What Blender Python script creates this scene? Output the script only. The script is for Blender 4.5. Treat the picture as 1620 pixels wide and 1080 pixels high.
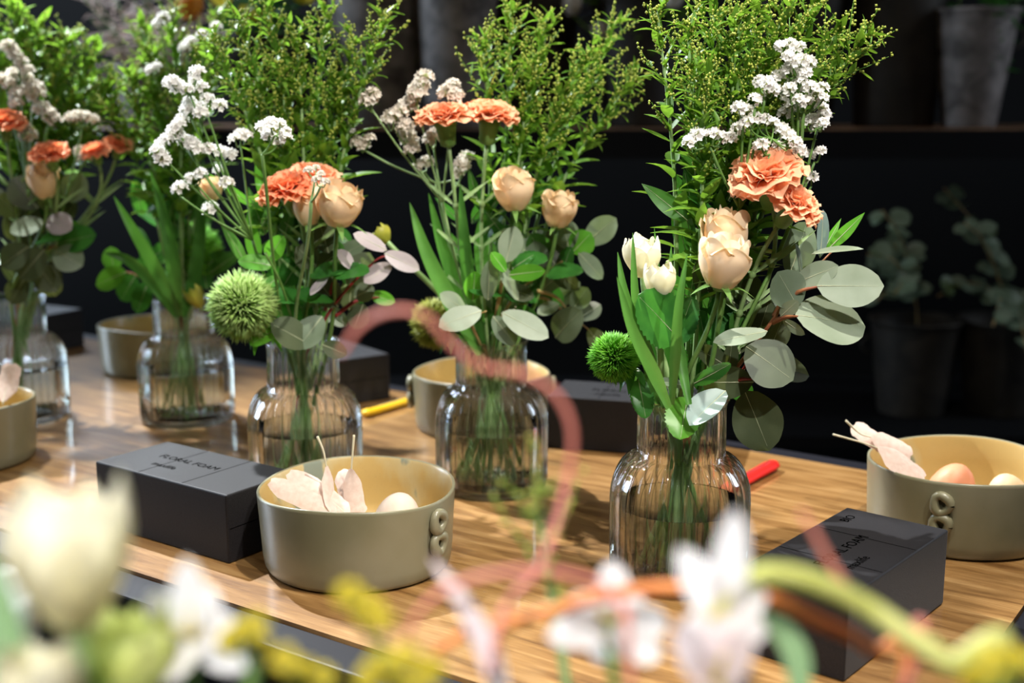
import bpy, math, random
import numpy as np
from mathutils import Vector, Matrix, Quaternion
random.seed(7)
R = math.radians
SC = bpy.context.scene
for _o in list(bpy.data.objects): bpy.data.objects.remove(_o)

# ------------------------------------------------------------------ camera
F_PX, PITCH, CAM_H = 1956.0, 0.1916, 0.5055          # table top is z = 0
cam_d = bpy.data.cameras.new('camera'); cam = bpy.data.objects.new('camera', cam_d)
SC.collection.objects.link(cam); SC.camera = cam
cam.location = (0, 0, CAM_H); cam.rotation_euler = (math.pi/2 - PITCH, 0, 0)
cam_d.sensor_width = 36; cam_d.lens = F_PX/1620*36
cam_d.clip_start = 0.02
cam_d.dof.use_dof = True; cam_d.dof.focus_distance = 1.27; cam_d.dof.aperture_fstop = 3.5
cam_d.dof.aperture_blades = 0

# ------------------------------------------------------------------ world, lights, exposure
W = bpy.data.worlds.new('world'); SC.world = W; W.use_nodes = True
W.node_tree.nodes['Background'].inputs[0].default_value = (0.75, 0.8, 1.0, 1)
W.node_tree.nodes['Background'].inputs[1].default_value = 0.005
SC.view_settings.view_transform = 'Standard'; SC.view_settings.look = 'None'
SC.view_settings.gamma = 1; SC.view_settings.exposure = 0.35

def aim(o, tgt):
    d = Vector(tgt) - o.location
    o.rotation_euler = d.to_track_quat('-Z', 'Y').to_euler()
def spot(name, loc, tgt, watt, col, size, blend=0.4, radius=0.03):
    l = bpy.data.lights.new(name, 'SPOT'); o = bpy.data.objects.new(name, l); SC.collection.objects.link(o)
    o.location = loc; l.energy = watt; l.color = col; l.spot_size = R(size); l.spot_blend = blend; l.shadow_soft_size = radius
    aim(o, tgt); return o
def area(name, loc, tgt, watt, col, sx, sy):
    l = bpy.data.lights.new(name, 'AREA'); o = bpy.data.objects.new(name, l); SC.collection.objects.link(o)
    o.location = loc; l.energy = watt; l.color = col; l.shape = 'RECTANGLE'; l.size = sx; l.size_y = sy
    aim(o, tgt); return o
# ceiling track spots of the shop, and added lamps among them
spot('track_spot_back_left', (-1.25, 2.75, 2.3), (0.14, 1.28, 0.15), 640, (0.93, 0.97, 1.0), 50, 0.7, 0.03)
spot('track_spot_front_right', (0.55, 0.72, 2.35), (0.15, 1.35, 0.1), 185, (1.0, 0.94, 0.84), 40, 0.7, 0.03)
spot('track_spot_front_left', (-0.6, -0.2, 2.3), (-0.1, 1.35, 0.4), 45, (1.0, 0.96, 0.90), 50, 0.6, 0.04)
spot('fill_spot_foreground', (-0.25, -0.65, 1.7), (0.0, 0.38, 0.36), 150, (1.0, 0.97, 0.93), 25, 0.5, 0.04)  # added fill that brightens only the flowers near the lens
spot('fill_spot_left', (-1.35, 2.45, 2.3), (-0.86, 2.02, 0.5), 260, (0.95, 1.0, 0.95), 17, 0.6, 0.03)  # added spot to brighten the goldenrod of the left-edge vase
area('sheen_area_back', (-1.7, 4.05, 1.7), (-0.4, 1.5, 0), 30, (0.72, 0.84, 1.0), 0.7, 0.12)  # added lamp above the frame for bluish sheen on table and foam
area('edge_glint_area_right', (3.2, 2.6, 1.2), (0, 1.5, 0.2), 14, (0.75, 0.86, 1.0), 0.5, 1.6)  # added unseen area lamp, gives the vases bluish edge reflections
spot('fill_spot_bouquets', (0.75, -0.35, 2.05), (0.12, 1.3, 0.50), 165, (1.0, 0.97, 0.92), 28, 0.8, 0.03)  # added spot lifting the flower tops, which were too dim
area('overhead_fill', (0.3, 1.6, 2.7), (0.1, 1.5, 0), 3.5, (1.0, 0.95, 0.88), 1.6, 1.2)  # added soft area fill, no such panel known overhead
area('streak_area_left', (-3.6, 3.1, 0.9), (-0.2, 1.6, 0.2), 78, (0.66, 0.82, 1.0), 0.9, 1.6)  # added area lamp out of frame for pale streaks on glass
spot('shelf_spot', (0.6, 1.9, 2.4), (0.1, 3.4, 0.5), 9, (1.0, 0.85, 0.7), 80, 0.8, 0.05)

# ------------------------------------------------------------------ helpers
_c, _s = math.cos(PITCH), math.sin(PITCH)
def P(px, py, Y):
    """point of the place at distance Y in front of the camera that the photo shows at px,py"""
    u = (540 - py)/F_PX
    d = Vector(((px - 810)/F_PX, _c + u*_s, -_s + u*_c))
    t = Y/d.y
    return Vector((d.x*t, Y, CAM_H + d.z*t))
def S(px, Y):
    return px*Y/F_PX*1.0

COL = SC.collection
ORD = ['leftmost', 'second from left', 'third from left', 'fourth from left', 'fifth from left', 'sixth from left', 'seventh from left', 'eighth from left', 'ninth from left', 'tenth from left', 'rightmost']
def glabel(tips, i, where, look='leafy goldenrod stem'):
    """which goldenrod stem: by where its tip stands among the tips of the same bouquet"""
    o = sorted(range(len(tips)), key=lambda j: tips[j][0]).index(i)
    w = 'rightmost' if o == len(tips)-1 else ORD[o]
    return '%s with the %s tip %s' % (look, w, where)
class MB:
    def __init__(s): s.v = []; s.f = []; s.n = 0; s.mi = []; s.m = 0
    def add(s, V, F, M=None):
        V = np.asarray(V, float)
        if M is not None:
            A = np.array(M); V = V @ A[:3, :3].T + A[:3, 3]
        s.v.append(V); n = s.n
        for f in F: s.f.append(tuple(i + n for i in f))
        s.mi.extend([s.m]*len(F)); s.n += len(V)
    def build(s, name, mats, parent=None, smooth=True):
        me = bpy.data.meshes.new(name)
        V = np.concatenate(s.v) if s.v else np.zeros((0, 3))
        me.from_pydata(V.tolist(), [], s.f)
        if not isinstance(mats, (list, tuple)): mats = [mats]
        for m in mats: me.materials.append(m)
        if len(mats) > 1: me.polygons.foreach_set('material_index', s.mi)
        if smooth: me.polygons.foreach_set('use_smooth', [True]*len(me.polygons))
        me.update()
        o = bpy.data.objects.new(name, me); COL.objects.link(o)
        if parent is not None:
            o.parent = parent
            o.matrix_parent_inverse = Matrix.Translation(-parent.location) if parent.type == 'EMPTY' else Matrix()
        return o
def tag(o, label=None, cat=None, group=None, kind=None):
    if label: o['label'] = label
    if cat: o['category'] = cat
    if group: o['group'] = group
    if kind: o['kind'] = kind
    return o
def thing(name, loc, label, cat, group=None):
    o = bpy.data.objects.new(name, None); COL.objects.link(o); o.location = loc
    o.empty_display_size = 0.02
    return tag(o, label, cat, group)
def frame(base, ydir, zhint, sc=1.0):
    y = Vector(ydir).normalized(); z = Vector(zhint); z = z - y*z.dot(y)
    if z.length < 1e-5: z = y.orthogonal()
    z.normalize(); x = y.cross(z)
    M = Matrix(((x.x, y.x, z.x), (x.y, y.y, z.y), (x.z, y.z, z.z))) * sc
    M = M.to_4x4(); M.translation = Vector(base); return M
def zframe(base, zdir, spin=0, sc=1.0):
    q = Vector(zdir).normalized().to_track_quat('Z', 'Y')
    M = q.to_matrix() @ Matrix.Rotation(spin, 3, 'Z') * sc
    M = M.to_4x4(); M.translation = Vector(base); return M
def catmull(pts, n=6):
    p = [Vector(q) for q in pts]
    if len(p) < 3: return [p[0].lerp(p[1], i/n) for i in range(n+1)]
    p = [p[0]*2 - p[1]] + p + [p[-1]*2 - p[-2]]; out = []
    for i in range(1, len(p)-2):
        a, b, c, d = p[i-1:i+3]
        for k in range(n):
            t = k/n
            out.append(0.5*((2*b) + (c-a)*t + (2*a-5*b+4*c-d)*t*t + (3*b-a-3*c+d)*t**3))
    out.append(p[-2]); return out
def tube(mb, pts, rad, n=6, cap=True):
    m = len(pts)
    if not hasattr(rad, '__len__'): rad = [rad]*m
    V = []; prev = None
    for i, q in enumerate(pts):
        d = (pts[min(i+1, m-1)] - pts[max(i-1, 0)])
        d = d.normalized() if d.length > 1e-9 else Vector((0, 0, 1))
        if prev is None: x = d.orthogonal().normalized()
        else:
            x = prev - d*prev.dot(d); x = x.normalized() if x.length > 1e-6 else d.orthogonal().normalized()
        prev = x; y = d.cross(x)
        for k in range(n):
            a = 2*math.pi*k/n; V.append(q + (x*math.cos(a) + y*math.sin(a))*rad[i])
    F = [(i*n+k, i*n+(k+1) % n, (i+1)*n+(k+1) % n, (i+1)*n+k) for i in range(m-1) for k in range(n)]
    if cap: F += [tuple(range(n))[::-1], tuple((m-1)*n+k for k in range(n))]
    mb.add([tuple(v) for v in V], F)
def lathe(mb, prof, n=48, M=None, rib=None, close=False):
    V = []; m = len(prof)
    for i, (r, z) in enumerate(prof):
        for k in range(n):
            a = 2*math.pi*k/n; rr = r if rib is None else rib(r, z, a, i)
            V.append((rr*math.cos(a), rr*math.sin(a), z))
    F = [(i*n+k, i*n+(k+1) % n, (i+1)*n+(k+1) % n, (i+1)*n+k) for i in range(m-1) for k in range(n)]
    if close: F.append(tuple((m-1)*n+k for k in range(n)))
    mb.add(V, F, M)
def leafgeo(L, Wd, nl=8, nw=4, kind='lance', fold=0.15, curl=0.1, wave=0.0, serr=0.0, tw=0.0, petiole=0.0):
    V = []; F = []
    for i in range(nl+1):
        t = i/nl
        if kind == 'lance': w = math.sin(math.pi*min(1, t**0.75*0.98+0.02))**0.9
        elif kind == 'blade': w = (1-t)**0.55*min(1, 0.55+t*1.6)
        elif kind == 'oval': w = math.sqrt(max(0, 1-(2*t-1)**2))*(1.08-0.2*t)
        elif kind == 'euca': w = (math.sqrt(max(0, 1-(2*t-1)**2)))**0.95*(0.86+0.26*math.sin(math.pi*(t**1.25)))
        else: w = 1
        w = max(w, 0.02)
        for j in range(nw+1):
            x = (j/nw*2-1)
            edge = abs(x)
            ww = w*Wd/2*(1+(serr*(1 if i % 2 else -1)*edge if serr else 0))
            X = x*ww; Y = t*L*(1+petiole)
            Z = fold*abs(X) + (-curl*L*t*t) + wave*Wd*math.sin(t*9+x*2)*edge
            if tw:
                a = tw*t; X, Z = X*math.cos(a)-Z*math.sin(a), X*math.sin(a)+Z*math.cos(a)
            V.append((X, Y, Z))
    for i in range(nl):
        for j in range(nw):
            a = i*(nw+1)+j; F.append((a, a+1, a+nw+2, a+nw+1))
    return V, F

# ------------------------------------------------------------------ materials
def newmat(name):
    m = bpy.data.materials.new(name); m.use_nodes = True
    nt = m.node_tree; return m, nt, nt.nodes, nt.links, nt.nodes['Principled BSDF']
def noise_ramp(nt, scale, cols, coord='Object', stretch=(1, 1, 1), detail=4, dist=0.0):
    N, L = nt.nodes, nt.links
    tc = N.new('ShaderNodeTexCoord'); mp = N.new('ShaderNodeMapping'); mp.inputs['Scale'].default_value = stretch
    no = N.new('ShaderNodeTexNoise'); no.inputs['Scale'].default_value = scale; no.inputs['Detail'].default_value = detail
    no.inputs['Distortion'].default_value = dist
    cr = N.new('ShaderNodeValToRGB')
    L.new(tc.outputs[coord], mp.inputs[0]); L.new(mp.outputs[0], no.inputs['Vector']); L.new(no.outputs['Fac'], cr.inputs[0])
    el = cr.color_ramp.elements
    while len(el) < len(cols): el.new(0.5)
    for e, (p, c) in zip(el, cols): e.position = p; e.color = (*c, 1)
    return cr.outputs[0], no, mp
def soft(name, c1, c2, scale=60, rough=0.5, trans=0.35, tcol=None, spec=0.4, bump=0.0):
    m, nt, N, L, b = newmat(name)
    col, no, mp = noise_ramp(nt, scale, [(0.3, c1), (0.7, c2)])
    L.new(col, b.inputs['Base Color']); b.inputs['Roughness'].default_value = rough
    b.inputs['Specular IOR Level'].default_value = spec
    if trans > 0:
        t = N.new('ShaderNodeBsdfTranslucent'); mx = N.new('ShaderNodeMixShader'); mx.inputs[0].default_value = trans
        if tcol: t.inputs[0].default_value = (*tcol, 1)
        else: L.new(col, t.inputs[0])
        L.new(b.outputs[0], mx.inputs[1]); L.new(t.outputs[0], mx.inputs[2])
        L.new(mx.outputs[0], N['Material Output'].inputs[0])
    if bump:
        bp = N.new('ShaderNodeBump'); bp.inputs['Strength'].default_value = bump; bp.inputs['Distance'].default_value = 0.001
        L.new(no.outputs['Fac'], bp.inputs['Height']); L.new(bp.outputs[0], b.inputs['Normal'])
    return m
def plain(name, c, rough=0.5, metal=0.0, spec=0.5, coat=0.0):
    m, nt, N, L, b = newmat(name)
    b.inputs['Base Color'].default_value = (*c, 1); b.inputs['Roughness'].default_value = rough
    b.inputs['Metallic'].default_value = metal; b.inputs['Specular IOR Level'].default_value = spec
    b.inputs['Coat Weight'].default_value = coat
    return m
M = {}
M['stem'] = soft('green stem', (0.10, 0.22, 0.04), (0.18, 0.32, 0.08), 40, 0.45, 0.1)
M['stem_pale'] = soft('pale green stem', (0.22, 0.36, 0.12), (0.32, 0.46, 0.2), 40, 0.45, 0.1)
M['stem_red'] = soft('red brown twig', (0.25, 0.06, 0.03), (0.36, 0.16, 0.06), 60, 0.5, 0.0)
M['stem_olive'] = soft('olive twig', (0.35, 0.28, 0.10), (0.42, 0.25, 0.10), 60, 0.5, 0.0)
M['solid_leaf'] = soft('goldenrod leaf', (0.06, 0.165, 0.018), (0.16, 0.31, 0.04), 35, 0.42, 0.38, (0.23, 0.43, 0.035))
M['solid_bud'] = soft('goldenrod bud', (0.38, 0.47, 0.07), (0.52, 0.55, 0.10), 90, 0.6, 0.3)
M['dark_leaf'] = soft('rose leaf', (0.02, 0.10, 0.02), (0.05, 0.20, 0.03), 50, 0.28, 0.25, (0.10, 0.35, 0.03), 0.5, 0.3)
M['bright_leaf'] = soft('bright leaf', (0.06, 0.24, 0.015), (0.12, 0.36, 0.03), 40, 0.35, 0.35, (0.18, 0.5, 0.04))
M['tulip_leaf'] = soft('tulip leaf', (0.045, 0.15, 0.025), (0.085, 0.24, 0.04), 30, 0.38, 0.25, (0.16, 0.36, 0.05))
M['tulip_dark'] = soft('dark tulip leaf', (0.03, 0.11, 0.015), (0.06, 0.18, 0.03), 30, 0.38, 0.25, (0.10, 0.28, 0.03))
M['muted'] = soft('muted green leaf', (0.22, 0.38, 0.17), (0.32, 0.48, 0.24), 20, 0.5, 0.3)
M['vein'] = soft('leaf midrib', (0.42, 0.46, 0.28), (0.52, 0.54, 0.36), 30, 0.5, 0.1)
M['stem_crimson'] = soft('crimson stem', (0.20, 0.015, 0.02), (0.34, 0.03, 0.03), 60, 0.4, 0.05)
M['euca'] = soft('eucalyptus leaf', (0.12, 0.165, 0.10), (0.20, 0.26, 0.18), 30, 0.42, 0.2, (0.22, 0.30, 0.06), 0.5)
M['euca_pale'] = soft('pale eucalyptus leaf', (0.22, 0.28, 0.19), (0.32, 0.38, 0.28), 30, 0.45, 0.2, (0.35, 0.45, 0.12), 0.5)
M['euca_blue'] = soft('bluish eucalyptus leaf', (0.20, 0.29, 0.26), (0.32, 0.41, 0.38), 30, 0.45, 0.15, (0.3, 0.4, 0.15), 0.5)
M['euca_dark'] = soft('shaded eucalyptus leaf', (0.045, 0.065, 0.03), (0.08, 0.10, 0.05), 30, 0.4, 0.15, (0.16, 0.18, 0.03), 0.5)  # shade on the leaves put into the colour, also in euca_mid
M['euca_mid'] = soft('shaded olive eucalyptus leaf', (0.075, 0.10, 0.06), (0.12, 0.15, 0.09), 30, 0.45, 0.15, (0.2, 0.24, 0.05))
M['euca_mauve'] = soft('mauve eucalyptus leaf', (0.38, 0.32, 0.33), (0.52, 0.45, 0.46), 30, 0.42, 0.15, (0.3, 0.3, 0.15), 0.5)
M['carn'] = soft('carnation petal', (1.0, 0.55, 0.32), (1.0, 0.68, 0.45), 45, 0.6, 0.35, (1.0, 0.48, 0.28), 0.2)
M['carn_deep'] = soft('deep carnation petal', (1.0, 0.45, 0.24), (1.0, 0.56, 0.34), 45, 0.6, 0.35, (1.0, 0.36, 0.16), 0.2)
M['rose'] = soft('peach rose petal', (1.0, 0.76, 0.47), (1.0, 0.84, 0.60), 30, 0.5, 0.3, (1.0, 0.70, 0.38), 0.3)
M['rose_pale'] = soft('pale peach rose petal', (1.0, 0.82, 0.56), (1.0, 0.92, 0.80), 18, 0.5, 0.3, (1.0, 0.78, 0.48), 0.3)
M['tulip'] = soft('white tulip petal', (0.90, 0.84, 0.62), (0.97, 0.94, 0.84), 25, 0.45, 0.35, (0.95, 0.90, 0.65), 0.4)
M['tulip_base'] = soft('greenish tulip bud', (0.60, 0.62, 0.16), (0.85, 0.84, 0.5), 30, 0.45, 0.35, (0.75, 0.8, 0.25), 0.4)
M['bud_far'] = soft('orange blossom', (0.9, 0.35, 0.03), (0.95, 0.45, 0.05), 40, 0.5, 0.3)
M['bud_yel'] = soft('closed tulip bud', (0.25, 0.30, 0.03), (0.42, 0.38, 0.05), 40, 0.45, 0.2)
M['statice'] = soft('papery white floret', (0.93, 0.90, 0.86), (0.98, 0.97, 0.95), 80, 0.7, 0.3, (0.96, 0.94, 0.9), 0.1)
M['statice_bl'] = soft('cream floret', (0.62, 0.55, 0.45), (0.82, 0.76, 0.70), 80, 0.7, 0.3, (0.8, 0.75, 0.65), 0.1)
M['statice_calyx'] = soft('floret calyx', (0.30, 0.36, 0.12), (0.42, 0.44, 0.20), 80, 0.6, 0.2)
M['ball'] = soft('green dianthus tuft', (0.12, 0.38, 0.02), (0.26, 0.58, 0.05), 60, 0.5, 0.35, (0.3, 0.75, 0.05))
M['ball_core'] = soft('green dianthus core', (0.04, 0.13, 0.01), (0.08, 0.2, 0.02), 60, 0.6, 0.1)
M['ball_pale'] = soft('pale dianthus tuft', (0.40, 0.62, 0.14), (0.62, 0.80, 0.32), 60, 0.5, 0.35)
M['ball_olive'] = soft('olive dianthus tuft', (0.25, 0.30, 0.03), (0.42, 0.42, 0.05), 60, 0.5, 0.3)
M['yellow'] = soft('yellow blossom', (0.70, 0.58, 0.04), (0.85, 0.72, 0.08), 60, 0.6, 0.3)
M['orange_stem'] = soft('orange willow twig', (0.75, 0.20, 0.05), (0.90, 0.34, 0.08), 60, 0.5, 0.1)
M['pink_stem'] = soft('coral willow twig', (0.72, 0.22, 0.17), (0.82, 0.30, 0.24), 60, 0.5, 0.1)
M['lime_stem'] = soft('lime green stem', (0.62, 0.66, 0.14), (0.78, 0.76, 0.32), 30, 0.4, 0.25)
M['white_flower'] = soft('white blossom petal', (0.88, 0.84, 0.84), (0.96, 0.94, 0.94), 50, 0.5, 0.3, (0.95, 0.9, 0.88), 0.2)
M['pink_petal'] = soft('blush petal', (0.80, 0.66, 0.66), (0.88, 0.76, 0.76), 50, 0.5, 0.3)
M['feather'] = soft('blush feather vane', (0.74, 0.55, 0.47), (0.85, 0.70, 0.62), 160, 0.7, 0.25, (0.7, 0.5, 0.4), 0.1, 0.5)
M['quill'] = soft('feather quill', (0.80, 0.72, 0.50), (0.88, 0.82, 0.64), 60, 0.4, 0.2)
M['egg_white'] = soft('pale egg shell', (0.68, 0.55, 0.46), (0.76, 0.64, 0.55), 60, 0.55, 0.0, None, 0.3)
M['egg_brown'] = soft('brown egg shell', (0.66, 0.24, 0.12), (0.74, 0.32, 0.18), 60, 0.5, 0.0, None, 0.3)
M['egg_cream'] = soft('cream egg shell', (0.66, 0.48, 0.28), (0.72, 0.56, 0.36), 60, 0.5, 0.0, None, 0.3)
M['red_plastic'] = plain('red plastic', (0.75, 0.015, 0.01), 0.5, 0.0, 0.3)
M['yellow_plastic'] = plain('yellow plastic', (0.85, 0.50, 0.01), 0.35)
M['steel'] = plain('steel', (0.6, 0.6, 0.6), 0.25, 1.0)
M['black_trim'] = plain('black glossy trim', (0.009, 0.009, 0.013), 0.5, 0.0, 0.25, 0.0)
M['black_matte'] = plain('black matte board', (0.004, 0.004, 0.005), 0.7, 0.0, 0.2)
M['white_enamel'] = plain('white enamel', (0.7, 0.75, 0.72), 0.3)
M['foam_text'] = plain('sunken lettering', (0.001, 0.001, 0.001), 0.95, 0.0, 0.0)

def ceramic(name, inner):
    m, nt, N, L, b = newmat(name)
    if inner: cols = [(0.50, (0.50, 0.34, 0.12)), (0.60, (0.52, 0.42, 0.22)), (0.63, (0.22, 0.25, 0.20))]
    else: cols = [(0.35, (0.20, 0.185, 0.105)), (0.65, (0.27, 0.25, 0.165))]
    col, no, mp = noise_ramp(nt, 16 if inner else 9, cols, stretch=(1, 1, 0.5 if inner else 1))
    tc = N.new('ShaderNodeTexCoord'); sp = N.new('ShaderNodeTexNoise'); sp.inputs['Scale'].default_value = 1500; sp.inputs['Detail'].default_value = 0
    cr = N.new('ShaderNodeValToRGB'); cr.color_ramp.elements[0].position = 0.74; cr.color_ramp.elements[1].position = 0.9
    mx = N.new('ShaderNodeMixRGB'); mx.inputs[2].default_value = (0.22, 0.16, 0.08, 1)
    L.new(tc.outputs['Object'], sp.inputs['Vector']); L.new(sp.outputs['Fac'], cr.inputs[0]); L.new(cr.outputs[0], mx.inputs[0])
    L.new(col, mx.inputs[1]); L.new(mx.outputs[0], b.inputs['Base Color'])
    b.inputs['Roughness'].default_value = 0.38; b.inputs['Coat Weight'].default_value = 0.25; b.inputs['Coat Roughness'].default_value = 0.2
    bp = N.new('ShaderNodeBump'); bp.inputs['Strength'].default_value = 0.25; bp.inputs['Distance'].default_value = 0.002
    L.new(no.outputs['Fac'], bp.inputs['Height']); L.new(bp.outputs[0], b.inputs['Normal'])
    return m
M['cer'] = ceramic('speckled stoneware glaze', False); M['cer_in'] = ceramic('honey stoneware inside', True)

def foam():
    m, nt, N, L, b = newmat('black floral foam')
    col, no, mp = noise_ramp(nt, 900, [(0.35, (0.005, 0.004, 0.005)), (0.7, (0.014, 0.012, 0.014))], detail=2)
    L.new(col, b.inputs['Base Color']); b.inputs['Roughness'].default_value = 0.55; b.inputs['Sheen Weight'].default_value = 0.1
    b.inputs['Sheen Roughness'].default_value = 0.4; b.inputs['Specular IOR Level'].default_value = 0.3
    bp = N.new('ShaderNodeBump'); bp.inputs['Strength'].default_value = 0.4; bp.inputs['Distance'].default_value = 0.0006
    L.new(no.outputs['Fac'], bp.inputs['Height']); L.new(bp.outputs[0], b.inputs['Normal'])
    return m
M['foam'] = foam()

def wood():
    m, nt, N, L, b = newmat('varnished oak top')
    tc = N.new('ShaderNodeTexCoord'); mp = N.new('ShaderNodeMapping'); mp.inputs['Scale'].default_value = (1.3, 12, 1)
    L.new(tc.outputs['Object'], mp.inputs[0])
    no = N.new('ShaderNodeTexNoise'); no.inputs['Scale'].default_value = 5; no.inputs['Detail'].default_value = 8; no.inputs['Distortion'].default_value = 0.8
    L.new(mp.outputs[0], no.inputs['Vector'])
    cr = N.new('ShaderNodeValToRGB'); el = cr.color_ramp.elements
    el[0].position = 0.28; el[0].color = (0.14, 0.060, 0.014, 1); el[1].position = 0.72; el[1].color = (0.43, 0.25, 0.095, 1)
    e = el.new(0.5); e.color = (0.30, 0.155, 0.048, 1)
    L.new(no.outputs['Fac'], cr.inputs[0])
    n2 = N.new('ShaderNodeTexNoise'); n2.inputs['Scale'].default_value = 60; n2.inputs['Detail'].default_value = 4
    mp2 = N.new('ShaderNodeMapping'); mp2.inputs['Scale'].default_value = (0.5, 9, 1); L.new(tc.outputs['Object'], mp2.inputs[0]); L.new(mp2.outputs[0], n2.inputs['Vector'])
    cr2 = N.new('ShaderNodeValToRGB'); cr2.color_ramp.elements[0].color = (0.78, 0.74, 0.70, 1); cr2.color_ramp.elements[0].position = 0.35; cr2.color_ramp.elements[1].position = 0.6
    L.new(n2.outputs['Fac'], cr2.inputs[0])
    mx = N.new('ShaderNodeMixRGB'); mx.blend_type = 'MULTIPLY'; mx.inputs[0].default_value = 1
    L.new(cr.outputs[0], mx.inputs[1]); L.new(cr2.outputs[0], mx.inputs[2])
    L.new(mx.outputs[0], b.inputs['Base Color'])
    b.inputs['Roughness'].default_value = 0.42; b.inputs['Coat Weight'].default_value = 0.7; b.inputs['Coat Roughness'].default_value = 0.07
    bp = N.new('ShaderNodeBump'); bp.inputs['Strength'].default_value = 0.12; bp.inputs['Distance'].default_value = 0.002
    L.new(n2.outputs['Fac'], bp.inputs['Height']); L.new(bp.outputs[0], b.inputs['Normal'])
    return m
M['wood'] = wood()
def rough_metal(name, c1, c2, rough=0.45, metal=0.8, sc=12):
    m, nt, N, L, b = newmat(name)
    col, no, mp = noise_ramp(nt, sc, [(0.3, c1), (0.7, c2)], detail=6, dist=0.5)
    L.new(col, b.inputs['Base Color']); b.inputs['Roughness'].default_value = rough; b.inputs['Metallic'].default_value = metal
    return m
M['zinc'] = rough_metal('weathered zinc', (0.07, 0.06, 0.055), (0.34, 0.30, 0.28), 0.6, 0.3, 18)
M['dark_bucket'] = rough_metal('blackened bucket', (0.02, 0.017, 0.014), (0.05, 0.04, 0.03), 0.6, 0.2)
M['shelf_wood'] = rough_metal('worn shelf board', (0.10, 0.05, 0.025), (0.34, 0.19, 0.10), 0.4, 0.0, 8)
M['wall'] = rough_metal('dark painted wall', (0.004, 0.004, 0.0042), (0.006, 0.006, 0.006), 0.95, 0.0, 3)
M['floor'] = rough_metal('dark floor', (0.016, 0.016, 0.020), (0.028, 0.027, 0.032), 0.5, 0.0, 4)

def glass(name, tint, base_refl, ior=1.5, refr=0.5):
    """thin clear glass: mostly passes light straight, bends a little, mirrors by Fresnel"""
    m, nt, N, L, b = newmat(name); N.remove(b)
    tr = N.new('ShaderNodeBsdfTransparent'); tr.inputs[0].default_value = (*tint, 1)
    rf = N.new('ShaderNodeBsdfRefraction'); rf.inputs['IOR'].default_value = 1.17; rf.inputs[0].default_value = (*tint, 1); rf.inputs['Roughness'].default_value = 0.0
    gl = N.new('ShaderNodeBsdfGlossy'); gl.inputs['Roughness'].default_value = 0.03
    m1 = N.new('ShaderNodeMixShader'); m1.inputs[0].default_value = refr
    fr = N.new('ShaderNodeFresnel'); fr.inputs[0].default_value = ior
    ma = N.new('ShaderNodeMath'); ma.operation = 'MULTIPLY_ADD'; ma.inputs[1].default_value = 0.7; ma.inputs[2].default_value = base_refl; ma.use_clamp = True
    m2 = N.new('ShaderNodeMixShader')
    L.new(tr.outputs[0], m1.inputs[1]); L.new(rf.outputs[0], m1.inputs[2])
    L.new(fr.outputs[0], ma.inputs[0]); L.new(ma.outputs[0], m2.inputs[0])
    L.new(m1.outputs[0], m2.inputs[1]); L.new(gl.outputs[0], m2.inputs[2]); L.new(m2.outputs[0], N['Material Output'].inputs[0])
    return m
M['glass'] = glass('fluted clear glass', (0.985, 0.995, 1.0), 0.03)
M['glass_in'] = glass('clear glass inner wall', (0.99, 1.0, 1.0), 0.0, 1.25, 0.0)
M['red_glass'] = glass('red ribbed glass', (0.85, 0.18, 0.14), 0.04)
def water():
    m, nt, N, L, b = newmat('vase water'); N.remove(b)
    tr = N.new('ShaderNodeBsdfTransparent'); tr.inputs[0].default_value = (0.94, 0.96, 0.92, 1)
    gl = N.new('ShaderNodeBsdfGlossy'); gl.inputs['Roughness'].default_value = 0.02
    fr = N.new('ShaderNodeFresnel'); fr.inputs[0].default_value = 1.33; m2 = N.new('ShaderNodeMixShader')
    L.new(fr.outputs[0], m2.inputs[0]); L.new(tr.outputs[0], m2.inputs[1]); L.new(gl.outputs[0], m2.inputs[2]); L.new(m2.outputs[0], N['Material Output'].inputs[0])
    return m
M['water'] = water()

def box(mb, x0, x1, y0, y1, z0, z1, Mx=None):
    V = [(x, y, z) for x in (x0, x1) for y in (y0, y1) for z in (z0, z1)]
    F = [(0, 1, 3, 2), (4, 6, 7, 5), (0, 4, 5, 1), (2, 3, 7, 6), (0, 2, 6, 4), (1, 5, 7, 3)]
    mb.add(V, F, Mx)
def bevel(o, w, seg=2):
    b = o.modifiers.new('bevel', 'BEVEL'); b.width = w; b.segments = seg; b.limit_method = 'ANGLE'; b.angle_limit = R(40)

# ------------------------------------------------------------------ room
def struct(name, args, mat):
    mb = MB(); box(mb, *args); o = mb.build(name, mat, smooth=False); o['kind'] = 'structure'; return o
struct('floor', (-4.5, 3.5, -1.2, 4.45, -0.96, -0.9), M['floor'])
struct('wall_back', (-4.5, 3.5, 4.3, 4.45, -0.9, 2.6), M['wall'])

# ------------------------------------------------------------------ work table (long sides run from back left to front right)
TA = R(-34.6); ux, uy = math.cos(TA), math.sin(TA)
def T(u, v, z=0):  # table coordinates -> world
    return Vector((u*ux - v*uy, u*uy + v*ux, z))
TM = Matrix.Rotation(TA, 4, 'Z')
U0, U1, V0, V1 = -2.72, -0.245, 0.821, 1.648
tb = thing('work_table', T((U0+U1)/2, (V0+V1)/2, -0.9), 'long varnished oak work table edged in glossy black, carrying the vases and bowls', 'table')
mb = MB(); box(mb, U0, U1, V0, V1, -0.028, 0.0, None)
o = mb.build('table_top', M['wood'], smooth=False)
o.matrix_world = TM; o.parent = tb; o.matrix_parent_inverse = Matrix.Translation(-tb.location)
def tpart(name, args_list, mat, bw=0.002):
    mb = MB()
    for a in args_list: box(mb, *a, TM)
    o = mb.build(name, mat, tb, smooth=False)
    if bw: bevel(o, bw, 2)
    return o
e = 0.046
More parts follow.
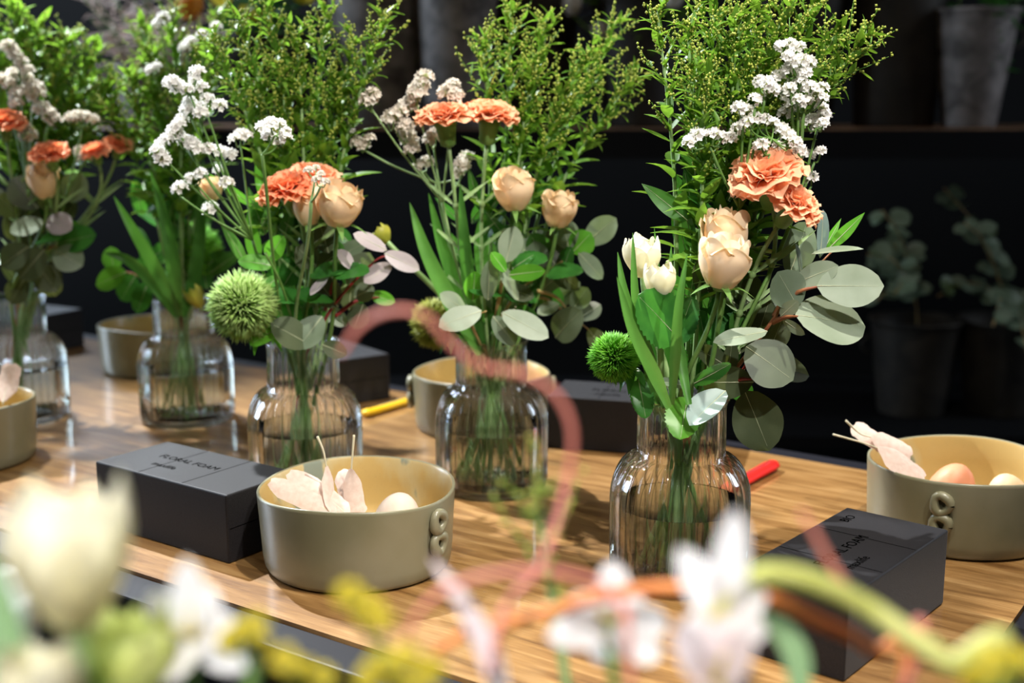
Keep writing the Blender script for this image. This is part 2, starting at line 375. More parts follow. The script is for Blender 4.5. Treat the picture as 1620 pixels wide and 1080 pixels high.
tpart('edge_trim', [(U0-e, U1+e, V0-e, V0-0.0005, -0.03, -0.003)], M['black_trim'], 0.003)
tpart('edge_trim', [(U0-e, U1+e, V1+0.0005, V1+e, -0.03, -0.003)], M['black_trim'], 0.003)
tpart('edge_trim', [(U1+0.0005, U1+e, V0, V1, -0.03, -0.003)], M['black_trim'], 0.003)
tpart('edge_trim', [(U0-e, U0-0.0005, V0, V1, -0.03, -0.003)], M['black_trim'], 0.003)
tpart('apron', [(U0, U1, V0-0.02, V0+0.01, -0.15, -0.031), (U0, U1, V1-0.01, V1+0.02, -0.15, -0.031),
                (U1-0.01, U1+0.02, V0+0.011, V1-0.011, -0.15, -0.031), (U0-0.02, U0+0.01, V0+0.011, V1-0.011, -0.15, -0.031)], M['black_trim'])
for (uu, vv) in ((U0+0.05, V0+0.05), (U0+0.05, V1-0.05), (U1-0.05, V0+0.05), (U1-0.05, V1-0.05)):
    tpart('leg', [(uu-0.035, uu+0.035, vv-0.035, vv+0.035, -0.9, -0.151)], M['black_matte'])

# ------------------------------------------------------------------ fluted glass vases
VH = 0.2
def vase(cx, cy, label, spin=0.0):
    t = thing('fluted_glass_vase', (cx, cy, 0), label, 'vase', 'fluted glass vases on the table')
    NR = 34
    prof = [(0.0, 0.003), (0.04, 0.0008), (0.066, 0.0005), (0.0722, 0.004), (0.0738, 0.012), (0.0742, 0.05), (0.0745, 0.088)]
    for k in range(1, 11):       # round shoulder
        a = k/10*math.pi/2
        prof.append((0.0465 + 0.028*math.cos(a), 0.088 + 0.050*math.sin(a)))
    prof += [(0.0468, 0.150), (0.0466, 0.17), (0.0464, 0.190), (0.0475, 0.1955), (0.0495, 0.1985), (0.0488, 0.2005), (0.0455, 0.2)]
    def rib(r, z, a, i):
        if z < 0.004 or z > 0.194: return r
        amp = 0.060 * min(1, (z-0.004)/0.01) * min(1, (0.194-z)/0.01)
        w = abs(math.sin(a*NR/2))**0.7
        return r*(1 - amp + amp*1.15*w)
    mb = MB(); lathe(mb, prof, NR*8, Matrix.Translation((cx, cy, 0)) @ Matrix.Rotation(spin, 4, 'Z'), rib)
    # inner wall
    prof2 = [(0.0448, 0.2), (0.0438, 0.19), (0.0436, 0.15), (0.0436, 0.14)]
    for k in range(9, -1, -1):
        a = k/10*math.pi/2; prof2.append((0.0436 + 0.0275*math.cos(a), 0.086 + 0.048*math.sin(a)))
    prof2 += [(0.0708, 0.05), (0.0700, 0.014), (0.064, 0.008), (0.0, 0.007)]
    mb.m = 1; lathe(mb, prof2, 96, Matrix.Translation((cx, cy, 0)))
    mb.build('glass_body', [M['glass'], M['glass_in']], t)
    mb = MB(); r = 0.0695
    lathe(mb, [(0.0, 0.0085), (0.062, 0.0085), (r, 0.015), (r, 0.05), (r, 0.083), (r*0.99, 0.0845), (r*0.97, 0.0835), (0.0, 0.0835)], 64, Matrix.Translation((cx, cy, 0)))
    mb.build('water', M['water'], t)
    return t
VASES = {1: (0.180, 1.270), 2: (-0.027, 1.59), 3: (-0.2735, 1.5835), 4: (-0.525, 1.945), 5: (-0.797, 1.955)}
VN = {1: 'the frontmost fluted vase at right', 2: 'the middle fluted vase', 3: 'the fluted vase behind the front bowl',
      4: 'the back-left fluted vase', 5: 'the fluted vase cut by the left edge'}
vase(*VASES[1], 'clear fluted glass vase nearest the camera, left of the front black foam block')
vase(*VASES[2], 'clear fluted glass vase in the middle, in front of the grey-green handled bowl')
vase(*VASES[3], 'clear fluted glass vase directly behind the front cream bowl, dark red stems inside')
vase(*VASES[4], 'clear fluted glass vase farthest back on the left, bright blue glints at its foot')
vase(*VASES[5], 'clear fluted glass vase cut off by the left edge, standing behind the left bowl')

def stem_path(top, vid, k, tangent=None, n=7):
    """from a bloom down through the vase neck to the foot of the vase"""
    cx, cy = VASES[vid]; rnd = random.Random(k*31+vid*977)
    top = Vector(top); h = Vector((top.x-cx, top.y-cy, 0)); 
    d = h.normalized() if h.length > 1e-4 else Vector((1, 0, 0))
    a = rnd.uniform(-0.7, 0.7); d = Matrix.Rotation(a, 3, 'Z') @ d
    rn = min(0.036, h.length*0.35+0.004)*rnd.uniform(0.6, 1.0)
    N_ = Vector((cx, cy, VH-0.01)) + d*rn
    B_ = Vector((cx, cy, 0.014)) - d*rnd.uniform(0.015, 0.05)
    dirN = (N_-B_).normalized()
    L = (top-N_).length
    t1 = (tangent.normalized() if tangent is not None else (Vector((h.x*0.5, h.y*0.5, max(0.15, top.z-VH)))).normalized())
    pts = []
    for i in range(n*2+1):
        t = i/(n*2)
        b0, b1, b2, b3 = (1-t)**3, 3*t*(1-t)**2, 3*t*t*(1-t), t**3
        pts.append(top*b0 + (top-t1*L*0.35)*b1 + (N_+dirN*L*0.35)*b2 + N_*b3)
    for i in range(1, 6): pts.append(N_.lerp(B_, i/5))
    return pts

# ------------------------------------------------------------------ flower builders
def petal_cup(mb, Mx, R0, H, n, halfw, prof, tip='round', flare=0.0, layers=1, shrink=0.12, seed=0, ragged=0.0, spin0=0):
    rnd = random.Random(seed)
    ns, ntt = 10, 8
    for l in range(layers):
        for k in range(n):
            a0 = spin0 + 2*math.pi*(k + 0.5*(l % 2))/n + rnd.uniform(-0.12, 0.12)
            Rl = R0*(1 - shrink*l)*rnd.uniform(0.96, 1.03); Hl = H*(1 - 0.02*l)*rnd.uniform(0.93, 1.04)
            V = []; F = []
            fl = flare*rnd.uniform(0.5, 1.5)*(1 if l == 0 else 0.35)
            for i in range(ns+1):
                s = i/ns; base = prof(s)
                wprof = math.sin(math.pi*min(1, 0.18+s*0.62))**0.8
                for j in range(ntt+1):
                    t = j/ntt*2-1
                    if tip == 'point': z = s*(1-0.16*abs(t)**1.3*s); ww = (1-abs((s-0.40)/0.62)**2.8)**0.5 if abs(s-0.40) < 0.62 else 0.05
                    else: z = s*(1-0.13*t*t*s); ww = wprof
                    ang = a0 + t*halfw*ww
                    r = Rl*base*(1+0.10*abs(t)*s*(0.6 if j % 2 else 1)) + Rl*fl*max(0, s-0.72)*3.0*(1-0.3*t*t)
                    r += ragged*Rl*math.sin(t*7+k)*s*s*0.2 + Rl*0.035*(t*(1 if k % 2 else -1))
                    V.append((r*math.cos(ang), r*math.sin(ang), z*Hl + Hl*ragged*0.05*math.sin(t*9+k*2)*s*s))
            for i in range(ns):
                for j in range(ntt):
                    a = i*(ntt+1)+j; F.append((a, a+1, a+ntt+2, a+ntt+1))
            mb.add(V, F, Mx)
def rose_prof(s):
    return 0.30 + 0.70*math.sin(math.pi*min(1, 0.05+s*0.62))**0.9 - 0.22*max(0, s-0.6)*1.2
def tulip_prof(s):
    return 0.25 + 0.78*math.sin(math.pi*min(1, 0.03+s*0.72))**0.8 - 0.10*max(0, s-0.7)

def rose_bloom(mb, Mx, R0, H, seed=0):
    rnd = random.Random(seed)
    ns, ntt = 12, 12
    specs = []
    for l, (num, rs, hs, hw, lip) in enumerate([(3, 1.0, 0.93, 1.22, 0.12), (3, 0.90, 1.0, 1.22, 0.08), (3, 0.76, 1.02, 1.25, 0.05), (3, 0.56, 1.03, 1.3, 0.03), (2, 0.34, 1.02, 1.6, 0.0)]):
        for q in range(num): specs.append((2*math.pi*q/num + l*1.1 + rnd.uniform(-.15, .15), rs*rnd.uniform(.97, 1.03), hs*rnd.uniform(.95, 1.03), hw, lip*rnd.uniform(.6, 1.5)))
    for a0, rs, hs, hw, lip in specs:
        V = []; F = []; ph = rnd.uniform(0, 6)
        for i in range(ns+1):
            u = i/ns
            for j in range(ntt+1):
                t = j/ntt*2-1
                s_ = u*(1-0.22*abs(t)**2.0*u) + 0.010*math.sin(3*t+ph)*u
                prof = 0.34 + 0.66*math.sin(math.pi*min(1, 0.06+s_*0.60))**0.85 - 0.30*max(0, s_-0.45)**1.3
                L_ = max(0, u-0.80)/0.20
                r = R0*rs*prof*(1+0.10*(t+0.2)*(0.4+u)) + R0*lip*L_*L_*(1+0.4*math.sin(3*t+ph))
                z = H*hs*s_ - H*lip*0.35*L_**3
                ang = a0 + t*hw*(0.80+0.25*math.sin(math.pi*u*0.9))*(1-0.25*u**4)
                V.append((r*math.cos(ang), r*math.sin(ang), z))
        for i in range(ns):
            for j in range(ntt):
                a = i*(ntt+1)+j; F.append((a, a+1, a+ntt+2, a+ntt+1))
        mb.add(V, F, Mx)

def rose(px, py, wpx, hpx, vid, dy, lean, k, label, group, m='rose', sepal=True, leaves=True):
    """px,py: centre of the bloom"""
    Y = VASES[vid][1] + dy
    H = S(hpx, Y)*1.0; Rr = S(wpx, Y)/2
    ax = Vector((lean[0], lean[1], 1)).normalized()
    c = P(px, py, Y); base = c - ax*H*0.5
    t = thing('rose', base, label, 'rose', group)
    mb = MB(); Mx = zframe(base, ax, k*1.3)
    rose_bloom(mb, Mx, Rr*0.97, H, k)
    bo = mb.build('bloom', M[m], t)
    if sepal:
        mb = MB()
        for q in range(5):
            a = q*2*math.pi/5 + k
            V, F = leafgeo(Rr*1.25, Rr*0.32, 6, 2, 'lance', 0.3, 0.5)
            d = ax*0.25 + (Mx.to_3x3() @ Vector((math.cos(a), math.sin(a), 0)))
            mb.add(V, F, frame(base, d, ax*1.0))
        lathe(mb, [(0.0, -H*0.12), (Rr*0.24, -H*0.09), (Rr*0.30, 0), (Rr*0.42, H*0.06)], 14, Mx)
        mb.build('sepals', M['stem'], bo)
    pts = stem_path(base - ax*H*0.1, vid, k, ax)
    mb = MB(); tube(mb, pts, 0.0027, 7); mb.build('stem', M['stem'], t)
    if leaves:
        mb = MB()
        for (i, sd) in ((5, 1), (8, -1)):
            q = pts[i]; V, F = leafgeo(0.05, 0.032, 16, 6, 'oval', 0.12, 0.15, 0.02, 0.05)
            mb.add(V, F, frame(q, Vector((sd*0.9, -0.5, 0.25)), Vector((0.1*sd, -0.6, 0.8))))
        mb.build('leaves', M['dark_leaf'], t)
    return t

def carnation(px, py, wpx, vid, dy, lean, k, label, group, m='carn', flat=0.52, Yabs=None):
    Y = (VASES[vid][1] + dy) if Yabs is None else Yabs
    Rr = S(wpx, Y)/2; ax = Vector((lean[0], lean[1], 1)).normalized()
    c = P(px, py, Y); base = c - ax*Rr*0.42
    t = thing('carnation', base, label, 'carnation', group)
    rnd = random.Random(k*17+3); mb = MB(); Mx = zframe(base, ax, k)
    ns, ntt = 8, 14
    rows = [(102, 8), (84, 8), (64, 8), (44, 7), (26, 5), (10, 4)]
    for (th, num) in rows:
        for q in range(num):
            a0 = 2*math.pi*(q+rnd.random()*0.5)/num + th; th2 = R(th + rnd.uniform(-9, 9)); Lp = Rr*rnd.uniform(0.92, 1.12)*(1.0 if th > 40 else 0.92)
            hw = rnd.uniform(0.50, 0.72)*Rr; ph = rnd.uniform(0, 6); kk = rnd.choice((2, 3, 4)); amp = Rr*rnd.uniform(0.07, 0.13)
            cup = rnd.uniform(-0.25, 0.3)
            V = []; F = []
            er = Vector((math.cos(a0), math.sin(a0), 0)); et = Vector((-math.sin(a0), math.cos(a0), 0)); ez = Vector((0, 0, 1))
            for i in range(ns+1):
                s = i/ns
                aa = th2*s**0.55*0.9
                # curve: integrate direction
                rr = Lp*s*math.sin(aa*0.82); zz = Lp*s*math.cos(aa*0.82)*0.80
                nrm = er*math.cos(aa) - ez*math.sin(aa)
                for j in range(ntt+1):
                    tt = j/ntt*2-1
                    w = hw*(0.10+0.95*s**0.9)
                    jag = (1 + (0.025 if j % 2 else -0.015)*s**4 - 0.15*tt*tt*s)
                    pz = er*(rr*jag) + ez*(zz*jag) + et*(tt*w) + nrm*(amp*s*s*math.sin(kk*tt*2.1+ph) - cup*w*tt*tt*0.8)
                    V.append(tuple(pz))
            for i in range(ns):
                for j in range(ntt):
                    a = i*(ntt+1)+j; F.append((a, a+1, a+ntt+2, a+ntt+1))
            mb.add(V, F, Mx)
    bo = mb.build('bloom', M[m], t)
    mb = MB(); ch = Rr*0.72
    def teeth(r, z, a, i): return r*(1+0.05*math.cos(a*5))
    lathe(mb, [(Rr*0.12, -ch), (Rr*0.26, -ch*0.9), (Rr*0.29, -ch*0.5), (Rr*0.34, -ch*0.1), (Rr*0.42, ch*0.22), (Rr*0.34, ch*0.25)], 20, Mx, teeth)
    mb.build('calyx', M['stem'], bo)
    pts = stem_path(base - ax*ch*0.95, vid, k, ax) if Yabs is None else catmull([base-ax*ch, base-ax*0.12+Vector((0, 0, -0.05)), base+Vector((0.02, 0.02, -0.3))], 5)
    mb = MB(); tube(mb, pts, 0.0024, 7)
    for i in (4, 7, 10):
        if i < len(pts)-2:
            q = pts[i]; dd = (pts[i-1]-pts[i+1]).normalized()
            lathe(mb, [(0.0024, -0.004), (0.0042, 0), (0.0024, 0.004)], 8, zframe(q, dd))
    mb.build('stem', M['stem_pale'], t)
    mb = MB()
    for i in (4, 7, 10):
        if i < len(pts)-2:
            for sd in (-1, 1):
                V, F = leafgeo(0.055, 0.005, 7, 2, 'lance', 0.3, 0.3)
                mb.add(V, F, frame(pts[i], Vector((sd*0.8, -0.2*sd, 0.7)), Vector((0, -1, 0.3))))
    mb.build('leaves', M['stem_pale'], t)
    return t

def tulip(px, py, wpx, hpx, vid, dy, lean, k, label, group, m='tulip', open_=0.0, blades=(), Yabs=None, foot=None):
    Y = (VASES[vid][1] + dy) if Yabs is None else Yabs
    H = S(hpx, Y); Rr = S(wpx, Y)/2; ax = Vector((lean[0], lean[1], 1)).normalized()
    c = P(px, py, Y); base = c - ax*H*0.5
    t = thing('tulip', base, label, 'tulip', group)
    mb = MB(); Mx = zframe(base, ax, k*0.9)
    petal_cup(mb, Mx, Rr*0.95, H, 3, 1.05, tulip_prof, 'point', 0.10+open_, 1, 0.1, k, 0.3)
    petal_cup(mb, Mx, Rr*0.86, H*0.97, 3, 1.05, tulip_prof, 'point', 0.04+open_, 1, 0.1, k+2, 0.3, math.pi/3)
    mb.build('bloom', M[m], t)
    if foot is None: pts = stem_path(base + ax*H*0.03, vid, k, ax)
    else: pts = catmull([base + ax*H*0.03, base - ax*0.06, base.lerp(Vector(foot), 0.6), Vector(foot)], 6)
    mb = MB(); tube(mb, pts, 0.0036, 8); mb.build('stem', M['stem_pale'], t)
    for bl in blades: blade(t, *bl, Yd=Y)
    return t
def blade(t, pix, wpx, mat='tulip_leaf', Yd=1.27, roll=0.0, fold=0.35, name='leaf'):
    """long strap leaf along pixel points (px, py, dy)"""
    pts = catmull([P(x, y, Yd+d) for x, y, d in pix], 6)
    n = len(pts); V = []; F = []; nw = 4
    for i, q in enumerate(pts):
        tt = i/(n-1); d = (pts[min(i+1, n-1)]-pts[max(i-1, 0)]).normalized()
        view = Vector((0, -1, 0.25)); nn = (view - d*view.dot(d)).normalized()
        nn = Quaternion(d, roll*(0.5+tt)) @ nn; x = d.cross(nn)
        w = S(wpx, Yd)/2*(min(1, 0.45+tt*1.7)*(1-tt**2.6)**0.8 + 0.02)
        for j in range(nw+1):
            s = j/nw*2-1; V.append(tuple(q + x*(s*w) + nn*(fold*w*abs(s)**1.5)))
    for i in range(n-1):
        for j in range(nw):
            a = i*(nw+1)+j; F.append((a, a+1, a+nw+2, a+nw+1))
    mb = MB(); mb.add(V, F); return mb.build(name, M[mat], t)

_ico = None
def bud_geo():
    return [(0, 0, 1), (0.87, 0, 0.2), (0.27, 0.83, 0.2), (-0.7, 0.51, 0.2), (-0.7, -0.51, 0.2), (0.27, -0.83, 0.2), (0, 0, -0.9)], \
        [(0, 1, 2), (0, 2, 3), (0, 3, 4), (0, 4, 5), (0, 5, 1), (6, 2, 1), (6, 3, 2), (6, 4, 3), (6, 5, 4), (6, 1, 5)]
BUD = bud_geo()
LEAF_S = [leafgeo(1, 0.33, 5, 2, 'lance', 0.4, c, 0, 0, tw) for c, tw in ((0.1, 0.2), (0.25, -0.3), (0.4, 0.1), (-0.1, 0.4))]
def goldenrod(tip, mid, vid, dy, k, label, group, plume=0.34, lf=0.032, dens=1.0, buds=1.0, Yabs=None, foot=None, bm='solid_bud', low=0.22):
    Y = (VASES[vid][1] if Yabs is None else Yabs) + dy
    a = P(*tip, Y)
    if foot is None:
        cx, cy = VASES[vid]; b = P(*mid, (Y+cy)/2 if abs(dy) > 0.03 else Y)
        rnd = random.Random(k*7+1)
        h = Vector((b.x-cx, b.y-cy, 0)); d = h.normalized() if h.length > 1e-4 else Vector((1, 0, 0))
        N_ = Vector((cx, cy, VH-0.01)) + d*min(0.034, h.length*0.5)*rnd.uniform(0.6, 1); B_ = Vector((cx, cy, 0.014)) - d*rnd.uniform(0.01, 0.045)
        pts = catmull([a, b, N_, B_], 10)
        cut = 20
    else:
        pts = catmull([a, P(*mid, Y), Vector(foot)], 10); cut = 18
        rnd = random.Random(k*7+1)
    t = thing('goldenrod_stem', pts[cut], label, 'goldenrod', group)
    n = len(pts)
    mb = MB(); tube(mb, pts, [0.0009+0.0016*min(1, i/12) for i in range(n)], 6); mb.build('stem', M['stem_pale'], t)
    # arc length of the part above the neck
    up = pts[:cut+1]; seg = [0]
    for i in range(1, len(up)): seg.append(seg[-1] + (up[i]-up[i-1]).length)
    Ls = seg[-1]
    def at(s):
        s = max(0, min(Ls, s))
        for i in range(1, len(seg)):
            if seg[i] >= s:
                f = (s-seg[i-1])/max(1e-9, seg[i]-seg[i-1]); return up[i-1].lerp(up[i], f), (up[i-1]-up[i]).normalized()
        return up[-1], (up[-2]-up[-1]).normalized()
    lv = MB(); bd = MB(); br = MB()
    s = 0.004; g = 0
    end = Ls*(1-low)
    while s < end:
        q, d = at(s); g += 2.4; o = d.orthogonal().normalized(); o = Quaternion(d, g) @ o
        f = s/Ls
        size = lf*(0.28 + 1.1*min(1, f*1.8))*rnd.uniform(0.75, 1.25)
        dr = (o*0.85 + d*rnd.uniform(0.35, 1.0))
        V, F = rnd.choice(LEAF_S); lv.add(V, F, frame(q, dr, d*0.7 - o*0.6, size))
        s += 0.0075/dens*(0.55+0.8*f)
    # flowering side branches
    PL = plume*min(Ls, 0.5); nb = int(17*dens)
    for i in range(nb):
        f = (i+0.5)/nb; q, d = at(PL*f*1.02); g += 2.4
        o = Quaternion(d, g) @ d.orthogonal().normalized()
        Lb = (0.008 + 0.034*math.sin(math.pi*min(1, 0.10+f*0.8)))*rnd.uniform(0.7, 1.25)*min(1.15, Ls/0.28)
        dr = (o*0.8 + d*1.0).normalized()
        bp = [q + dr*Lb*w + d*(0.22*Lb*w*w) for w in (0, 0.33, 0.66, 1.0)]
        tube(br, bp, [0.0009, 0.0008, 0.0007, 0.0005], 4, False)
        V, F = rnd.choice(LEAF_S); br.add(V, F, frame(q, dr, d*0.7-o*0.6, lf*0.85))
        for w in (0.3, 0.55):
            V, F = rnd.choice(LEAF_S); x = Quaternion(dr, rnd.uniform(0, 6)) @ dr.orthogonal().normalized()
            br.add(V, F, frame(q+dr*Lb*w, x+dr*0.7, d, lf*0.55))
        m = int(19*buds)
        for j in range(m):
            w = 0.25+0.8*(j+rnd.random())/m
            c = q + dr*Lb*w + d*(0.22*Lb*w*w) + Vector((rnd.gauss(0, 1), rnd.gauss(0, 1), rnd.gauss(0, 1)))*0.0019
            r = rnd.uniform(0.0014, 0.0022); bd.add(BUD[0], BUD[1], zframe(c, d, rnd.uniform(0, 6), r))
    for j in range(int(60*buds)):
        q, d = at(rnd.random()**1.5*PL*0.35); c = q + Vector((rnd.gauss(0, 1), rnd.gauss(0, 1), rnd.gauss(0, 1)))*0.0025
        bd.add(BUD[0], BUD[1], zframe(c, d, rnd.uniform(0, 6), rnd.uniform(0.0013, 0.002)))
    lv.build('leaves', M['solid_leaf'], t); sb = br.build('side_branches', M['solid_leaf'], t)
    bd.build('flower_buds', M[bm], sb)
    return t

def floret_geo():
    V = [(0, 0, 0.25)]; n = 10
    for k in range(n):
        a = 2*math.pi*k/n; r = 1.0 if k % 2 else 0.72; V.append((r*math.cos(a), r*math.sin(a), 1.0 + (0.12 if k % 2 else -0.18)))
    for k in range(n):
        a = 2*math.pi*k/n; V.append((0.42*math.cos(a), 0.42*math.sin(a), 0.72))
    F = [(0, 1+n+k, 1+n+(k+1) % n) for k in range(n)] + [(1+n+k, 1+k, 1+(k+1) % n, 1+n+(k+1) % n) for k in range(n)]
    return V, F
FLO = floret_geo()
def head(mw, mg, c, up, r, rnd, num=15):
    """a rounded tuft of papery florets with green calyces below"""
    up = Vector(up).normalized()
    for i in range(num):
        z = 1 - (i+0.5)/num*1.05; rr = math.sqrt(max(0, 1-z*z)); a = i*2.4+rnd.random()*0.5
        o = up.orthogonal().normalized(); o2 = up.cross(o)
        d = (up*max(z, 0.0) + o*(rr*math.cos(a)) + o2*(rr*math.sin(a)) + Vector((rnd.gauss(0, .12), rnd.gauss(0, .12), rnd.gauss(0, .12)))).normalized()
        fr = r*rnd.uniform(0.42, 0.60); b = c + d*r*0.55 - up*r*0.1
        mw.add(*FLO, zframe(b, d, rnd.random()*6, fr))
        mg.add(BUD[0], BUD[1], zframe(b - d*r*0.18, d, 0, r*0.28))
def statice(spikes, vid, dy, k, label, group, rpx=13, m='statice', stalk=None, Yabs=None, foot=None, stem='stem'):
    """spikes: lists of tuft centres in the photo, joined to one stalk"""
    Y = (VASES[vid][1] if Yabs is None else Yabs) + dy; rnd = random.Random(k)
    allp = [q for s in spikes for q in s]
    mx = sum(q[0] for q in allp)/len(allp); my = max(q[1] for q in allp) + 25
    if stalk is None: stalk = (mx, my)
    hub = P(*stalk, Y)
    if foot is None: pts = stem_path(hub, vid, k)
    else: pts = catmull([hub, hub.lerp(Vector(foot), 0.5), Vector(foot)], 6)
    t = thing('statice_spray', hub, label, 'statice', group)
    ms, mw, mg = MB(), MB(), MB(); tube(ms, pts, 0.0022, 6)
    r = S(rpx, Y)
    hub2 = pts[0]
    for sp in spikes:
        P3 = [P(x, y, Y + rnd.uniform(-0.018, 0.018)) for x, y in sp]
        # the tufts of a spike sit on one comb-like branchlet that runs just below them
        low = [q - Vector((0, 0, r*1.15)) for q in P3]
        near = min(low, key=lambda q: (q-hub2).length); cen = sum(low, Vector())/len(low)
        j = cen.lerp(hub2, 0.45) - Vector((0, 0, r*0.4))
        tube(ms, catmull([hub2, j, cen], 4), [0.0017]*9 if False else 0.0014, 5)
        for q, l in zip(P3, low):
            tube(ms, catmull([cen, cen.lerp(l, 0.6) - Vector((0, 0, r*0.15)), q - Vector((0, 0, r*0.2))], 3), 0.0010, 4)
            head(mw, mg, q, Vector((rnd.uniform(-.3, .3), -0.25+rnd.uniform(-.3, .3), 1)), r*rnd.uniform(0.85, 1.15), rnd)
    ms.build('stem', M[stem], t); fo = mw.build('florets', M[m], t); mg.build('calyces', M['statice_calyx'], fo)
    return t

def ball_mesh(r, n, rnd):
    mb = MB(); ga = math.pi*(3-math.sqrt(5))
    for i in range(n):
        z = 1-2*(i+0.5)/n; rr = math.sqrt(1-z*z); a = ga*i
        d = Vector((rr*math.cos(a), rr*math.sin(a), z)); d = (d + Vector((rnd.gauss(0, .14), rnd.gauss(0, .14), rnd.gauss(0, .14)))).normalized()
        L = r*rnd.uniform(0.92, 1.08); w = r*0.030
        x = d.orthogonal().normalized(); y = d.cross(x); b = d*r*0.45; bend = Vector((rnd.gauss(0, 1), rnd.gauss(0, 1), rnd.gauss(0, 1)))*r*0.05
        mid = d*L*0.8 + bend*0.4; tipp = d*L + bend
        V = [tuple(b+x*w), tuple(b-x*w*.5+y*w*.87), tuple(b-x*w*.5-y*w*.87), tuple(mid+x*w), tuple(mid-x*w*.5+y*w*.87), tuple(mid-x*w*.5-y*w*.87), tuple(tipp)]
        mb.add(V, [(0, 1, 4, 3), (1, 2, 5, 4), (2, 0, 3, 5), (3, 4, 6), (4, 5, 6), (5, 3, 6)])
    return mb
def trick_ball(px, py, rpx, vid, dy, k, label, m='ball', leafm='dark_leaf'):
    Y = VASES[vid][1]+dy; r = S(rpx, Y); c = P(px, py, Y)
    t = thing('green_dianthus', c, label, 'green dianthus', 'round green dianthus heads')
    mb = ball_mesh(r, 1900, random.Random(k)); o = mb.build('tufted_head', M[m]); o.location = c; o.parent = t; o.matrix_parent_inverse = Matrix.Translation(-c)
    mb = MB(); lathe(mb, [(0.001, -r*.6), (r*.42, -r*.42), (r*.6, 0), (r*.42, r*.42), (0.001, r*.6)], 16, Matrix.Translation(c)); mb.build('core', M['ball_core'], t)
    cx, cy = VASES[vid]; d = (Vector((cx, cy, 0.2)) - c).normalized()
    pts = stem_path(c + d*r*0.5, vid, k, -d)
    mb = MB(); tube(mb, pts, 0.0028, 7); mb.build('stem', M['stem'], t)
    mb = MB()
    for i, (a, b) in enumerate(((0.5, -1), (-0.9, -0.3), (0.1, 0.9), (-0.5, -0.8))):
        V, F = leafgeo(r*0.95, r*0.36, 8, 4, 'lance', 0.25, 0.6)
        mb.add(V, F, frame(c + d*r*0.85, Vector((a, b, -0.3))+d*0.4, Vector((0, -0.4, 1))))
    mb.build('leaves', M[leafm], t)
    return t

def leaf_between(mb, b, t, w, roll=0.0, kind='euca', curl=0.06, fold=0.10, Yb=1.27, wave=0.0, serr=0.0, tw=0.0, nl=12, vein=True):
    B = P(b[0], b[1], Yb+b[2]); Tp = P(t[0], t[1], Yb+t[2]); d = Tp-B; L = d.length
    view = Vector((-B.x*0.3, -1, 0.55)); nn = Quaternion(d.normalized(), roll) @ (view - d*view.dot(d)/d.length_squared)
    V, F = leafgeo(L, L*w, nl, 6, kind, fold, curl, wave, serr, tw)
    FM = frame(B, d, nn); mb.add(V, F, FM)
    if vein:
        mid = [FM @ Vector(V[i*7+3]) for i in range(nl)]; mb.m = 1
        tube(mb, mid, [max(0.00018, 0.0007*(1-i/nl)) for i in range(nl)], 4, False); mb.m = 0
    return B
def eucalyptus(twigs, leaves, vid, k, label, group='eucalyptus branches in the vases', foot=None, twigm='stem_red', lname='leaf'):
    """twigs: pixel paths (px, py, dy) from tip down; leaves: (base, tip, width ratio, roll, material)"""
    Yb = VASES[vid][1] if vid else foot[1]
    t = None
    tb_ = MB()
    for i, tw in enumerate(twigs):
        P3 = [P(x, y, Yb+d) for x, y, d in tw]
        if i == 0:
            t = thing('eucalyptus_branch', P3[-1], label, 'eucalyptus', group)
            if vid:
                tail = stem_path(P3[-1], vid, k, (P3[-2]-P3[-1])); path = catmull(P3, 5) + tail[1:]
            else: path = catmull(P3 + [Vector(foot)], 5)
        else: path = catmull(P3, 5)
        n = len(path); tube(tb_, path, [0.0009 + 0.0020*min(1, j/n*1.6) for j in range(n)], 6)
    tb_.build('twig', M[twigm], t)
    for q in leaves:
        b, tp, w, roll, m = q[:5]; opt = q[5] if len(q) > 5 else {}
        mb = MB(); B = leaf_between(mb, b, tp, w, roll, Yb=Yb, **opt)
        # short petiole to the nearest twig point
        mb.build(lname, [M[m], M['vein']], t)
    return t
